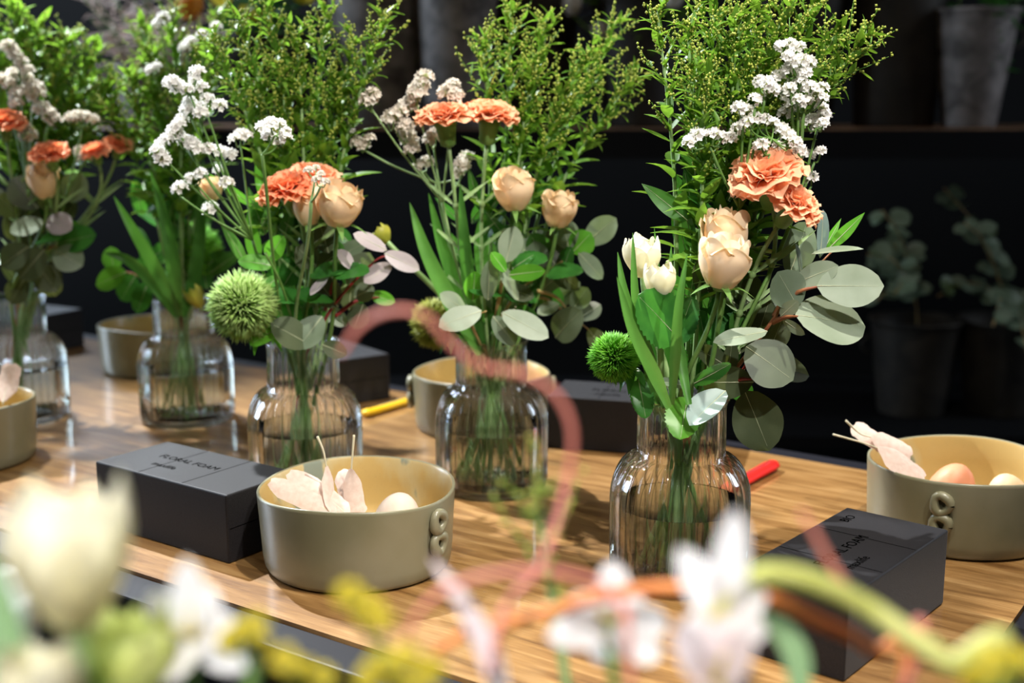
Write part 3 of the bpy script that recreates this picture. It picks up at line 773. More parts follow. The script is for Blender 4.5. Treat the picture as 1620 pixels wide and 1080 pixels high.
#@@CONTENT@@
# ------------------------------------------------------------------ black floral foam blocks
BR = 'black floral foam blocks on the table'
def brick(fx, fy, ang, label, sl=0.23, sw=0.11, flip=False):
    """fx,fy: front corner on the table; ang: direction of the side sl; the side sw runs 90 degrees left of it"""
    t = thing('floral_foam_block', (fx, fy, 0), label, 'floral foam', BR)
    Mx = Matrix.Translation((fx, fy, 0)) @ Matrix.Rotation(ang, 4, 'Z')
    mb = MB(); n = 1
    box(mb, 0, sl, 0, sw, 0.0005, 0.08, Mx); o = mb.build('foam_body', M['foam'], t, smooth=False); bevel(o, 0.0022, 3)
    # thin score lines across the top and down the sides
    mb = MB(); longx = sl > sw
    for f in (0.33, 0.66):
        if longx: box(mb, sl*f-0.0004, sl*f+0.0004, 0.002, sw-0.002, 0.0798, 0.0802, Mx)
        else: box(mb, 0.002, sl-0.002, sw*f-0.0004, sw*f+0.0004, 0.0798, 0.0802, Mx)
    if not longx: box(mb, 0.003, sl-0.003, -0.0002, 0.0002, 0.0398, 0.0406, Mx)
    mb.build('score_lines', M['foam_text'], t, smooth=False)
    # sunken lettering
    def txt(body, size, x, y, rot):
        c = bpy.data.curves.new('lettering', 'FONT'); c.body = body; c.size = size; c.extrude = 0.00015; c.align_x = 'LEFT'
        c.resolution_u = 2
        o = bpy.data.objects.new('lettering', c); COL.objects.link(o); c.materials.append(M['foam_text'])
        dg = bpy.context.evaluated_depsgraph_get(); me = bpy.data.meshes.new_from_object(o.evaluated_get(dg))
        COL.objects.unlink(o); bpy.data.objects.remove(o)
        ob = bpy.data.objects.new('lettering', me); COL.objects.link(ob)
        ob.matrix_world = Mx @ Matrix.Translation((x, y, 0.0801)) @ Matrix.Rotation(rot, 4, 'Z')
        ob.parent = t; ob.matrix_parent_inverse = Matrix.Translation(-t.location)
        if not me.materials: me.materials.append(M['foam_text'])
    if longx:   # reads along x, letters stand toward +y
        txt('maxlife', 0.014, sl*0.28, sw*0.24, 0); txt('FLORAL FOAM', 0.0155, sl*0.24, sw*0.47, 0); txt('BIO', 0.014, sl*0.80, sw*0.80, 0)
    else:       # long side runs along y
        txt('maxlife', 0.020, sl*0.70, sw*0.22, math.pi/2) if flip else txt('maxlife', 0.014, sl*0.28, sw*0.72, -math.pi/2)
        txt('FLORAL FOAM', 0.0215, sl*0.5, sw*0.16, math.pi/2) if flip else txt('FLORAL FOAM', 0.0155, sl*0.52, sw*0.80, -math.pi/2)
    return t
brick(0.2938, 1.0179, 0.8687, 'black foam block nearest the camera, in front of the right bowl, lettering across its top')
brick(-0.3146, 1.3037, 0.9579, 'black foam block left of the front cream bowl, pale sheen on its top', 0.11, 0.23)
brick(-0.30, 2.02, R(36), 'black foam block behind the vase with dark red stems, beside the yellow knife', 0.11, 0.23)
brick(0.052, 1.775, R(-16), 'black foam block behind the frontmost vase, top shining silver', 0.23, 0.11)
brick(-0.955, 2.46, R(60), 'black foam block at the far left end of the table', 0.11, 0.23)

# ------------------------------------------------------------------ stoneware bowls
def bowl(cx, cy, haz, label, handles=True, seed=0, H=0.09, Rb=0.1085):
    t = thing('stoneware_bowl', (cx, cy, 0), label, 'bowl', 'handled stoneware bowls on the table')
    rnd = random.Random(seed); p1, p2 = rnd.random()*6, rnd.random()*6
    Mx = Matrix.Translation((cx, cy, 0))
    def wob(r, z, a, i): return r*(1+0.008*math.sin(2*a+p1)*z/H+0.004*math.sin(5*a+p2))
    def lat(mb, prof):
        V = []; n = 72; m = len(prof)
        for i, (r, z) in enumerate(prof):
            for k in range(n):
                a = 2*math.pi*k/n; rr = wob(r, z, a, i); zz = z + (0.0022*math.sin(2*a+p2)+0.0012*math.sin(3*a+p1))*(z/H)**3
                V.append((rr*math.cos(a), rr*math.sin(a), zz))
        F = [(i*n+k, i*n+(k+1) % n, (i+1)*n+(k+1) % n, (i+1)*n+k) for i in range(m-1) for k in range(n)]
        mb.add(V, F, Mx)
    mb = MB()
    lat(mb, [(0.0, 0.002), (Rb*0.90, 0.001), (Rb*0.935, 0.0025), (Rb*0.955, 0.007), (Rb*0.968, 0.018), (Rb*0.978, 0.04), (Rb*0.99, 0.065), (Rb, H-0.004), (Rb*1.0, H-0.0012), (Rb*0.988, H), (Rb*0.972, H-0.001)])
    mb.build('bowl_body', M['cer'], t)
    mb = MB()
    lat(mb, [(Rb*0.972, H-0.001), (Rb*0.958, H-0.004), (Rb*0.948, 0.06), (Rb*0.94, 0.035), (Rb*0.90, 0.020), (Rb*0.82, 0.016), (0.0, 0.0155)])
    mb.build('glazed_inside', M['cer_in'], t)
    if handles:
        for az in haz:
            a = R(az) - math.pi/2; er = Vector((math.cos(a), math.sin(a), 0)); et = Vector((-math.sin(a), math.cos(a), 0))
            mb = MB()
            c = Vector((cx, cy, 0)) + er*(Rb*0.985+0.0055)
            for (z0, r1, r2) in ((H-0.0230, 0.0086, 0.0098), (H-0.0475, 0.0086, 0.0098)):
                pts = []
                for q in range(19):
                    b = 2*math.pi*q/18; wv = 1+0.08*math.sin(3*b+z0*300)
                    pts.append(c + et*(math.cos(b)*r1*wv) + Vector((0, 0, z0 + math.sin(b)*r2*wv)) )
                tube(mb, pts, [0.0052+0.0006*math.sin(2*math.pi*q/9) for q in range(19)], 10, False)
            mb.build('loop_handle', M['cer'], t)
    return t
B1 = (-0.172, 1.316); B2 = (0.533, 1.41); B3 = (-0.795, 1.715); B4 = (-0.682, 2.335); B5 = (-0.048, 1.905)
bowl(*B1, (57, 237), 'cream speckled stoneware bowl in front holding pale feathers and an egg', seed=1)
bowl(*B2, (-30, 150), 'stoneware bowl at the right edge with feathers hanging over its left rim', seed=2)
bowl(*B3, (39, 219), 'olive-toned stoneware bowl cut by the left edge, with one blush feather', seed=3)
bowl(*B4, (200, 20), 'stoneware bowl farthest back, behind the back-left vase, honey coloured inside', False, 4)
bowl(*B5, (88, 268), 'grey-green stoneware bowl behind the middle vase, loop handle at its right', seed=5)

def egg(c, r, tilt, m, label, h=1.32):
    mb = MB(); prof = []
    for i in range(17):
        a = math.pi*i/16; z = -math.cos(a); rr = math.sin(a)*(1-0.10*z); prof.append((max(rr, 0.0001)*r, z*r*h))
    Mx = Matrix.Translation(c) @ Matrix.Rotation(tilt[0], 4, 'X') @ Matrix.Rotation(tilt[1], 4, 'Y')
    lathe(mb, prof, 28, None); o = mb.build('egg', M[m]); o.matrix_world = Mx
    return tag(o, label, 'egg', 'eggs in the bowls')
egg((B1[0]+0.046, B1[1]-0.022, 0.0525), 0.0265, (0.15, 0.2), 'egg_white', 'white egg among feathers in the front bowl')
egg((B2[0]-0.014, B2[1]-0.008, 0.053), 0.0270, (0.15, 0.3), 'egg_brown', 'orange-brown egg in the right bowl')
egg((B2[0]+0.046, B2[1]-0.03, 0.0495), 0.0250, (0.1, -0.3), 'egg_cream', 'cream coloured egg in the right bowl, near the frame edge')

def feather(pts, wd, label, vane=(0.0, 0.72), roll=0.0, bend=0.2, seed=0, nrm=(0, -0.5, 0.9)):
    """pts: from the tip of the vane to the bare quill end"""
    path = catmull(pts, 8); n = len(path)
    t = thing('feather', path[0], label, 'feather', 'blush feathers in the bowls')
    mb = MB(); tube(mb, path, [0.0003+0.0012*(i/n) for i in range(n)], 6); mb.build('quill', M['quill'], t)
    mb = MB(); V = []; F = []; nw = 6; rnd = random.Random(seed); m = int(n*vane[1])
    for i in range(m):
        tt = i/(m-1); d = (path[min(i+1, n-1)]-path[max(i-1, 0)]).normalized(); nn = Vector(nrm); nn = (nn-d*nn.dot(d)).normalized(); nn = Quaternion(d, roll) @ nn; x = d.cross(nn)
        w = wd/2*(min(1, (tt*4.5+0.12))**0.5)*(1-max(0, tt-0.8)*3.6)
        for j in range(nw+1):
            s = j/nw*2-1; bw = w*(1+0.05*rnd.uniform(-1, 1))
            V.append(tuple(path[i] + x*(s*bw) - nn*(bend*w*s*s) - d*(0.35*w*abs(s)) + nn*0.0009))
    for i in range(m-1):
        for j in range(nw):
            a = i*(nw+1)+j; F.append((a, a+1, a+nw+2, a+nw+1))
    mb.add(V, F); mb.build('vane', M['feather'], t); return t
by = B1[1]
feather([P(428, 762, by-0.03), P(470, 782, by-0.035), P(515, 805, by-0.045), P(535, 820, by-0.05)], 0.024, 'feather lying leftmost in the front bowl, blunt tip on the rim side', (0, 0.98), 0.2, seed=1)
feather([P(458, 748, by-0.01), P(495, 770, by-0.02), P(535, 802, by-0.04), P(555, 820, by-0.05)], 0.026, 'second feather from the left in the front bowl, broad and pale', (0, 0.98), 0.0, seed=2)
feather([P(528, 812, by-0.045), P(522, 785, by-0.03), P(518, 750, by-0.02), P(512, 715, by-0.02), P(502, 690, by-0.02)], 0.020, 'feather in the front bowl with the bent quill pointing up to the left', (0, 0.62), 0.9, seed=3)
feather([P(568, 815, by-0.04), P(560, 790, by-0.03), P(556, 750, by-0.02), P(558, 715, by-0.02), P(560, 688, by-0.02)], 0.022, 'feather in the front bowl with a straight upright quill', (0, 0.6), -0.3, seed=4)
feather([P(540, 745, by+0.02), P(548, 775, by-0.01), P(552, 800, by-0.03)], 0.022, 'short feather in the front bowl between the two upright quills', (0, 0.95), 0.4, seed=5)
y2 = B2[1]
feather([P(1462, 755, y2-0.045), P(1430, 735, y2-0.04), P(1395, 712, y2-0.03), P(1365, 700, y2-0.03), P(1318, 687, y2-0.04)], 0.036, 'feather over the left rim of the right bowl, its quill pointing level to the left', (0, 0.6), 0.1, seed=6)
feather([P(1440, 722, y2-0.02), P(1410, 705, y2-0.015), P(1380, 692, y2-0.015), P(1360, 685, y2-0.015), P(1338, 665, y2-0.02)], 0.03, 'feather over the left rim of the right bowl, its quill pointing up to the left', (0, 0.55), -0.2, seed=7)
feather([P(1352, 672, y2+0.01), P(1372, 688, y2+0.0), P(1400, 705, y2-0.01), P(1430, 735, y2-0.02)], 0.024, 'narrow feather standing up behind the quills at the left rim of the right bowl', (0, 0.95), 0.2, seed=8)
feather([P(18, 576, B3[1]-0.02), P(12, 605, B3[1]-0.03), P(4, 640, B3[1]-0.05)], 0.03, 'blush feather standing in the left-edge bowl', (0, 0.95), 0.0, seed=9)

# ------------------------------------------------------------------ folding knives
def knife(a, b, m, label, r=0.0085):
    a = Vector(a); b = Vector(b); t = thing('folding_florist_knife', a, label, 'knife', 'folding knives on the table')
    d = (b-a).normalized(); L = (b-a).length; Mx = frame(a, d, (0, 0, 1))
    mb = MB(); prof = [(0.55, 0), (0.9, 0.03), (1, 0.12), (0.92, 0.4), (0.95, 0.65), (1.05, 0.85), (0.9, 0.97), (0.5, 1.0)]
    V = []; F = []; n = 12
    for i, (w, s) in enumerate(prof):
        for k in range(n):
            q = 2*math.pi*k/n; V.append((math.cos(q)*r*w, s*L, r*0.62 + math.sin(q)*r*0.6*w**0.5))
    F = [(i*n+k, i*n+(k+1) % n, (i+1)*n+(k+1) % n, (i+1)*n+k) for i in range(len(prof)-1) for k in range(n)] + [tuple(range(n)), tuple((len(prof)-1)*n+k for k in range(n))]
    mb.add(V, F, Mx); mb.build('handle', M[m], t)
    mb = MB(); box(mb, -0.0008, 0.0008, L*0.1, L*0.9, r*1.0, r*1.32, Mx); mb.build('blade', M['steel'], t, smooth=False)
    return t
def onz(px, py, z=0.0):
    u = (540-py)/F_PX; d = Vector(((px-810)/F_PX, _c+u*_s, -_s+u*_c)); tt = (z-CAM_H)/d.z; return Vector((d.x*tt, d.y*tt, z))
knife(onz(1225, 741, 0.001), onz(1148, 783, 0.001), 'red_plastic', 'red folding knife lying behind the frontmost vase', 0.0115)
knife(onz(655, 636, 0.001), onz(575, 660, 0.001), 'yellow_plastic', 'yellow folding knife lying left of the grey-green bowl', 0.010)

# ------------------------------------------------------------------ bouquet 1, frontmost vase
G1 = 'goldenrod stems in the frontmost vase'
g1 = [((1040, 12), (1068, 300), 0.02, 'leftmost goldenrod stem of the frontmost vase, bare lower stalk with few leaves', 0.45),
      ((1088, 34), (1098, 300), 0.03, 'goldenrod stem of the frontmost vase with a yellow-budded tip, second from its left', 0.9),
      ((1130, -25), (1120, 280), 0.06, None, 1.1), ((1165, 30), (1150, 260), 0.02, None, 1.1), ((1200, -20), (1165, 260), 0.07, None, 1.1),
      ((1240, 15), (1180, 240), 0.04, None, 1.1), ((1292, -12), (1200, 240), 0.06, 'goldenrod stem rising beyond the top of the photo behind the white statice of the frontmost vase', 1.0),
      ((1322, 52), (1225, 240), 0.05, 'goldenrod stem just above the tall white statice of the frontmost vase', 1.0),
      ((1368, 57), (1235, 260), 0.03, 'rightmost goldenrod stem of the frontmost vase, its plume leaning far right', 0.8),
      ((1112, 110), (1110, 330), -0.01, None, 1.0), ((1210, 110), (1160, 320), 0.03, None, 1.0)]
for i, (tp, md, dy, lb, dn) in enumerate(g1):
    goldenrod(tp, md, 1, dy, 100+i, glabel([g[0] for g in g1], i, 'in the frontmost vase'), G1, dens=dn*1.1, lf=0.035 if i else 0.038, plume=0.32 if i != 8 else 0.2, low=0.3 if i else 0.4)
statice([[(1090, 226), (1103, 215), (1116, 211), (1130, 213), (1144, 217), (1155, 220)], [(1170, 173), (1182, 176)], [(1195, 158)], [(1168, 204), (1182, 195), (1196, 189), (1210, 190), (1224, 196), (1238, 206), (1248, 216), (1258, 226), (1264, 238)], [(1202, 130), (1214, 132), (1222, 144)], [(1205, 230), (1232, 232)]],
        1, -0.03, 11, 'white statice spray of the frontmost vase arching above the carnations', 'statice sprays in the vases', 11, stalk=(1170, 330))
statice([[(1236, 74), (1250, 72), (1264, 76), (1248, 90)], [(1254, 100), (1268, 97), (1280, 100), (1244, 112), (1262, 112), (1274, 116)], [(1230, 122), (1256, 132), (1268, 130)], [(1250, 140), (1246, 152), (1272, 142), (1284, 138), (1300, 140), (1292, 150)], [(1264, 158), (1276, 162), (1290, 158), (1302, 156), (1252, 170), (1242, 180)], [(1300, 172), (1304, 184), (1302, 196), (1292, 204), (1286, 188), (1276, 196)], [(1280, 247), (1298, 240)], [(1284, 282)]],
        1, 0.0, 12, 'tall white statice spray on the right of the frontmost vase', 'statice sprays in the vases', 11, stalk=(1262, 320))
carnation(1208, 268, 122, 1, -0.035, (-0.35, -0.35), 13, 'upper left apricot carnation of the frontmost vase, broad and ruffled', 'carnations in the vases')
carnation(1262, 315, 96, 1, -0.045, (0.55, -0.45), 14, 'lower right apricot carnation of the frontmost vase, tilted to the right', 'carnations in the vases')
rose(1146, 374, 78, 92, 1, -0.03, (0.02, 0.0), 15, 'rear peach rosebud of the frontmost vase, partly behind another bud', 'roses in the vases', 'rose', leaves=False)
rose(1145, 412, 84, 84, 1, -0.075, (0.10, -0.1), 16, 'front peach and cream rosebud of the frontmost vase', 'roses in the vases', 'rose_pale', leaves=False)
tulip(1016, 405, 62, 66, 1, -0.02, (-0.08, -0.05), 17, 'upper white tulip of the frontmost vase, petal tips parted', 'white tulips in the frontmost vase', open_=0.08,
      blades=[([(1052, 645, -.02), (1025, 560, -.04), (990, 470, -.05), (977, 398, -.04)], 19), ([(1040, 640, 0), (1020, 560, -.03), (1005, 470, -.05), (1001, 368, -.04)], 18), ([(1045, 640, 0), (1046, 560, .0), (1044, 470, .0), (1035, 358, .01)], 14)])
tulip(1043, 444, 50, 62, 1, -0.06, (-0.05, -0.05), 18, 'lower white tulip of the frontmost vase, half hidden by a dark leaf', 'white tulips in the frontmost vase', open_=0.0,
      blades=[([(1058, 645, -.03), (1034, 590, -.06), (1000, 520, -.075), (976, 438, -.07)], 22), ([(1062, 640, -.02), (1068, 560, -.05), (1074, 480, -.06), (1087, 402, -.05)], 18), ([(1090, 640, -.02), (1075, 560, .0), (1060, 470, .01), (1062, 388, .02)], 20)])
trick_ball(972, 565, 42, 1, -0.02, 19, 'vivid green dianthus ball at the left of the frontmost vase')
# serrated rose foliage
def filler(vid, k, x0, x1, y0, y1, n, mats, label, L=(46, 70), dy=(0.0, 0.05), w=(.45, .8), kind='oval'):
    rnd = random.Random(k); Yb = VASES[vid][1]; cx = (x0+x1)/2
    top = P(cx, y0+10, Yb+dy[1]*0.5); path = stem_path(top, vid, k); t = thing('leafy_sprig', top, label, 'leafy sprig', 'dark leafy sprigs filling the bouquets')
    mb = MB(); tube(mb, path, 0.0016, 6); mb.build('stem', M['stem'], t)
    for i in range(n):
        bx, by_ = rnd.uniform(x0, x1), rnd.uniform(y0, y1); a = rnd.uniform(-2.6, -0.5); l = rnd.uniform(*L); d = rnd.uniform(*dy)
        bx = cx+(bx-cx)*0.7
        mb = MB(); leaf_between(mb, (bx, by_, d), (bx+l*math.cos(a), by_+l*math.sin(a), d-rnd.uniform(-.01, .03)), rnd.uniform(*w), rnd.uniform(-.6, .6), kind, 0.12, 0.12, Yb, 0.012)
        mb.build('leaf', [M[rnd.choice(mats)], M['vein']], t)
    return t
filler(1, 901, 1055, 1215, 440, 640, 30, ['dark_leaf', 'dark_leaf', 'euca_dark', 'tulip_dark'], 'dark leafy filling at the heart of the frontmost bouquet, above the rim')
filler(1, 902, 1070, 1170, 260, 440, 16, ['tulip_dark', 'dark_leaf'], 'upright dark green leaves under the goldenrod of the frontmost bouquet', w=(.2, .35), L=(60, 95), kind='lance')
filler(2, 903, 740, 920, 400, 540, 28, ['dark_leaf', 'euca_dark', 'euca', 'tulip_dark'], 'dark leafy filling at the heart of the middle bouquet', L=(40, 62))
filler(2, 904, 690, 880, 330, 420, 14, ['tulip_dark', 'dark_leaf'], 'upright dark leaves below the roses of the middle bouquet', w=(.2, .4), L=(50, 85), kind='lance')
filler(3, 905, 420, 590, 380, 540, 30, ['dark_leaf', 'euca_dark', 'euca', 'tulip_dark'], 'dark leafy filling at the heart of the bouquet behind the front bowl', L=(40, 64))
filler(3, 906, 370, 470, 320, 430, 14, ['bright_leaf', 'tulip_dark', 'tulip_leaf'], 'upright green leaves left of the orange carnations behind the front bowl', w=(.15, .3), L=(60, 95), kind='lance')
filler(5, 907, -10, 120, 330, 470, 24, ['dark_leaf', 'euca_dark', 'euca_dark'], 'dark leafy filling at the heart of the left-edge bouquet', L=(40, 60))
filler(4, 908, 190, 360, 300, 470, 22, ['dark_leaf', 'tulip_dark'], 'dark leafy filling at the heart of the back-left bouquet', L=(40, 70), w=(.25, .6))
tR = thing('rose_foliage_sprig', P(1080, 560, 1.22), 'sprig of dark serrated rose leaves below the white tulips of the frontmost vase', 'rose leaves')
mbs = MB(); tube(mbs, catmull([P(1068, 520, 1.2), P(1082, 575, 1.22), P(1085, 640, 1.25)] + [Vector((0.175, 1.262, 0.19)), Vector((0.16, 1.26, 0.02))], 6), 0.0018, 6); mbs.build('stem', M['stem'], tR)
for b, tp, w, rl, m in (((1072, 535, -.06), (1016, 468, -.085), .85, 0.1, 'dark_leaf'), ((1070, 545, -.03), (1092, 468, -.02), .7, -0.5, 'dark_leaf'), ((1088, 628, -.05), (1076, 690, -.09), .75, 0.2, 'bright_leaf'),
                        ((1098, 606, -.05), (1155, 578, -.07), .38, 0.6, 'dark_leaf'), ((1090, 612, -.05), (1037, 598, -.06), .34, 0.5, 'euca'), ((1010, 600, -.02), (1022, 660, -.04), .6, 0.0, 'dark_leaf'), ((1120, 560, .0), (1105, 490, .01), .6, -0.3, 'dark_leaf'),
                        ((1070, 600, .0), (1060, 530, 0.01), .7, 0.3, 'dark_leaf'), ((1130, 540, .0), (1150, 460, 0.01), .6, 0.3, 'dark_leaf'), ((1050, 590, .01), (1035, 540, 0.02), .7, 0.3, 'dark_leaf')):
    mb = MB(); leaf_between(mb, b, tp, w, rl, 'oval', 0.10, 0.14, 1.27, 0.015, 0.05, nl=22); mb.build('leaf', [M[m], M['vein']], tR)
E1 = dict
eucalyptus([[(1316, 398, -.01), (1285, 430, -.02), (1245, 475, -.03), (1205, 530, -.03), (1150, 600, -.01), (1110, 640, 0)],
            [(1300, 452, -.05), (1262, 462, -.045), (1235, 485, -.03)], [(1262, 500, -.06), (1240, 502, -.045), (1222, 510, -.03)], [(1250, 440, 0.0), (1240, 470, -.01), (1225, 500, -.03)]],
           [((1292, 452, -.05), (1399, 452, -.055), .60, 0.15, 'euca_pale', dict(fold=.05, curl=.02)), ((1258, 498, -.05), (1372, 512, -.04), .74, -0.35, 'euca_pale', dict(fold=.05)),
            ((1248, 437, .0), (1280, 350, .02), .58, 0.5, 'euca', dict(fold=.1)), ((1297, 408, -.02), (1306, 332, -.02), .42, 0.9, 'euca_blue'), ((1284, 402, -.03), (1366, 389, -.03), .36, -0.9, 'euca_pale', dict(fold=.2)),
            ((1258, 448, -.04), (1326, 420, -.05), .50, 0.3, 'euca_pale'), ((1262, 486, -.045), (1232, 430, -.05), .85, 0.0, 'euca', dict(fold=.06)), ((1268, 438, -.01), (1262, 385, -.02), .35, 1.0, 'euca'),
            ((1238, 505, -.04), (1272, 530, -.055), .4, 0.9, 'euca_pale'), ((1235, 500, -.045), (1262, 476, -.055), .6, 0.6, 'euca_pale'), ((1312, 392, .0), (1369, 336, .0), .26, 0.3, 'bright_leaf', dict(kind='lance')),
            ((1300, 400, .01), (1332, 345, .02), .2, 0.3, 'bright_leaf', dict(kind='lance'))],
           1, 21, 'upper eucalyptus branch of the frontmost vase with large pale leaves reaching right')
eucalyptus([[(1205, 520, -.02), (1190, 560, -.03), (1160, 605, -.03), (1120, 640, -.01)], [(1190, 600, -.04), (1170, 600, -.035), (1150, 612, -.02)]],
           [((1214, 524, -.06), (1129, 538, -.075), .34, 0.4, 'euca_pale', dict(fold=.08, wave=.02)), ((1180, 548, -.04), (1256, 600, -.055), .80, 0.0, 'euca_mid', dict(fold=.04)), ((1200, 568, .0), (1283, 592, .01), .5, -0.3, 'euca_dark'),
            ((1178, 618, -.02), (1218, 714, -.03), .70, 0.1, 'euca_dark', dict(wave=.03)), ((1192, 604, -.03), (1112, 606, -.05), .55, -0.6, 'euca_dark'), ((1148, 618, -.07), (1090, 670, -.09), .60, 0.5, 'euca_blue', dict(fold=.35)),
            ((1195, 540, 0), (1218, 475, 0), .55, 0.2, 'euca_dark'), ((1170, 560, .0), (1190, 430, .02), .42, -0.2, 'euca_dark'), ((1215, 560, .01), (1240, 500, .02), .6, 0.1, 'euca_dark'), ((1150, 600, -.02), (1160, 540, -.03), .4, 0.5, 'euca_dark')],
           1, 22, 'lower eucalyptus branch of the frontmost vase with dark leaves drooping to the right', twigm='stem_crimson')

# ------------------------------------------------------------------ bouquet 2, middle vase
G2 = 'goldenrod stems in the middle vase'
g2 = [((808, 12), (800, 260), .03, 'tallest goldenrod stem of the middle vase'), ((764, 60), (775, 260), .02, 'leftmost goldenrod stem of the middle vase, right above the carnations'),
        ((862, 32), (825, 260), .04, None), ((925, 88), (850, 280), .03, None), ((972, 36), (870, 280), .06, 'goldenrod stem of the middle vase against the blurred cream flowers'),
        ((1004, 118), (885, 300), .02, 'goldenrod stem of the middle vase leaning farthest right'), ((842, 100), (815, 300), .0, None), ((895, 150), (840, 310), .0, None)]
for i, (tp, md, dy, lb) in enumerate(g2):
    goldenrod(tp, md, 2, dy, 200+i, glabel([g[0] for g in g2], i, 'in the middle vase'), G2, lf=0.036, dens=0.95, low=0.42, plume=0.3)
statice([[(590, 150), (583, 160)], [(672, 122), (666, 134), (660, 146), (652, 158), (645, 168)], [(716, 138), (708, 148), (722, 152)], [(632, 178), (622, 186), (614, 192)], [(640, 200), (644, 212), (648, 224), (652, 238)], [(690, 212), (682, 220)], [(738, 252), (730, 262)]],
        2, 0.0, 31, 'white statice spray of the middle vase, above and left of its carnations', 'statice sprays in the vases', 13, stalk=(700, 320), m='statice_bl', stem='stem_pale')
statice([[(585, 220), (576, 232), (566, 226), (553, 212)], [(665, 262), (676, 256)], [(742, 250), (725, 275)]], 2, 0.02, 32, 'statice sprig of the middle vase reaching far left at mid height', 'statice sprays in the vases', 10, stalk=(690, 290), m='statice_bl', stem='stem_pale')
carnation(703, 178, 94, 2, -0.03, (-0.12, -0.1), 33, 'left coral carnation of the middle vase', 'carnations in the vases')
carnation(776, 176, 92, 2, -0.02, (0.12, -0.1), 34, 'right coral carnation of the middle vase', 'carnations in the vases')
rose(812, 299, 64, 64, 2, -0.04, (-0.1, -0.25), 35, 'larger closed peach rose of the middle vase, under the carnations', 'roses in the vases', 'rose')
rose(884, 330, 58, 56, 2, -0.02, (0.1, -0.1), 36, 'small peach rose at the right of the middle vase', 'roses in the vases', 'rose')
trick_ball(690, 512, 42, 2, 0.04, 37, 'olive green dianthus ball at the left of the middle vase', 'ball_olive')
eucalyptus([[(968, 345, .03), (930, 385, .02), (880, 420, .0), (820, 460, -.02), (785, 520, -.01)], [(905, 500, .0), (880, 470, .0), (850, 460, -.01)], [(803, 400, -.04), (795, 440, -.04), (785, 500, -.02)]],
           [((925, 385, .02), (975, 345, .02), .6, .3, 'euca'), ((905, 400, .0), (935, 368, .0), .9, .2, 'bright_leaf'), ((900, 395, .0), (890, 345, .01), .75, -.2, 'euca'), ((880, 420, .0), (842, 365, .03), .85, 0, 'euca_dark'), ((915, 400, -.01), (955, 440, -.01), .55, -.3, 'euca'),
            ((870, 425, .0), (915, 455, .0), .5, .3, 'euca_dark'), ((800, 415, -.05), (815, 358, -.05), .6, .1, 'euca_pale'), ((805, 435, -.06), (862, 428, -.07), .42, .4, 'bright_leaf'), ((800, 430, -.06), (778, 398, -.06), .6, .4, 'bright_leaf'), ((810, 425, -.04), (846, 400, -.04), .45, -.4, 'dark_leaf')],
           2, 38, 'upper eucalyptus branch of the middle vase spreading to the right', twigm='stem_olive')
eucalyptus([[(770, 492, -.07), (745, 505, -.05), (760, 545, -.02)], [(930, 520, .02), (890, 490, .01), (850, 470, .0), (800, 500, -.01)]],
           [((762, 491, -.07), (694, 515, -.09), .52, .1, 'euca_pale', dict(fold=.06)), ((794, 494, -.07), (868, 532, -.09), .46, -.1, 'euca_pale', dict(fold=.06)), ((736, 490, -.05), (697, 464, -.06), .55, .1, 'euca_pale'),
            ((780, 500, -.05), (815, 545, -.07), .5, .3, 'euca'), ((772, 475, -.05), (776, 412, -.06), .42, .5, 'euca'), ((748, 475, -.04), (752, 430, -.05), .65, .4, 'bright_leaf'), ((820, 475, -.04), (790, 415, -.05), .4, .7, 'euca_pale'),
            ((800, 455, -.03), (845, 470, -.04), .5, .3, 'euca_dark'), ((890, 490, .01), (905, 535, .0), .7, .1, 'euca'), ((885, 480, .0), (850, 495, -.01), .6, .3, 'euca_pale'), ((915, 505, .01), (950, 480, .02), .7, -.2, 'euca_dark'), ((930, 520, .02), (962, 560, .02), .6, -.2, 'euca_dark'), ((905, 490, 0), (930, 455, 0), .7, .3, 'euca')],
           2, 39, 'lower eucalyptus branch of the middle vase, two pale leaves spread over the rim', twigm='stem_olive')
tB = tulip(603, 372, 34, 30, 2, .0, (-0.9, 0.1), 40, 'closed yellow-green tulip bud hanging left of the middle vase', 'yellow-green tulip buds', m='bud_yel',
      blades=[([(760, 560, -.02), (715, 480, -.02), (675, 400, -.02), (648, 320, -.01)], 28, 'tulip_leaf'), ([(765, 560, .0), (730, 470, .0), (700, 390, .0), (678, 305, .0)], 24, 'tulip_dark'), ([(775, 560, 0), (745, 460, -.02), (735, 380, -.03), (728, 290, -.03)], 24, 'tulip_dark'), ([(780, 560, 0), (770, 460, .02), (760, 380, .02), (775, 300, .02)], 26, 'tulip_dark')])

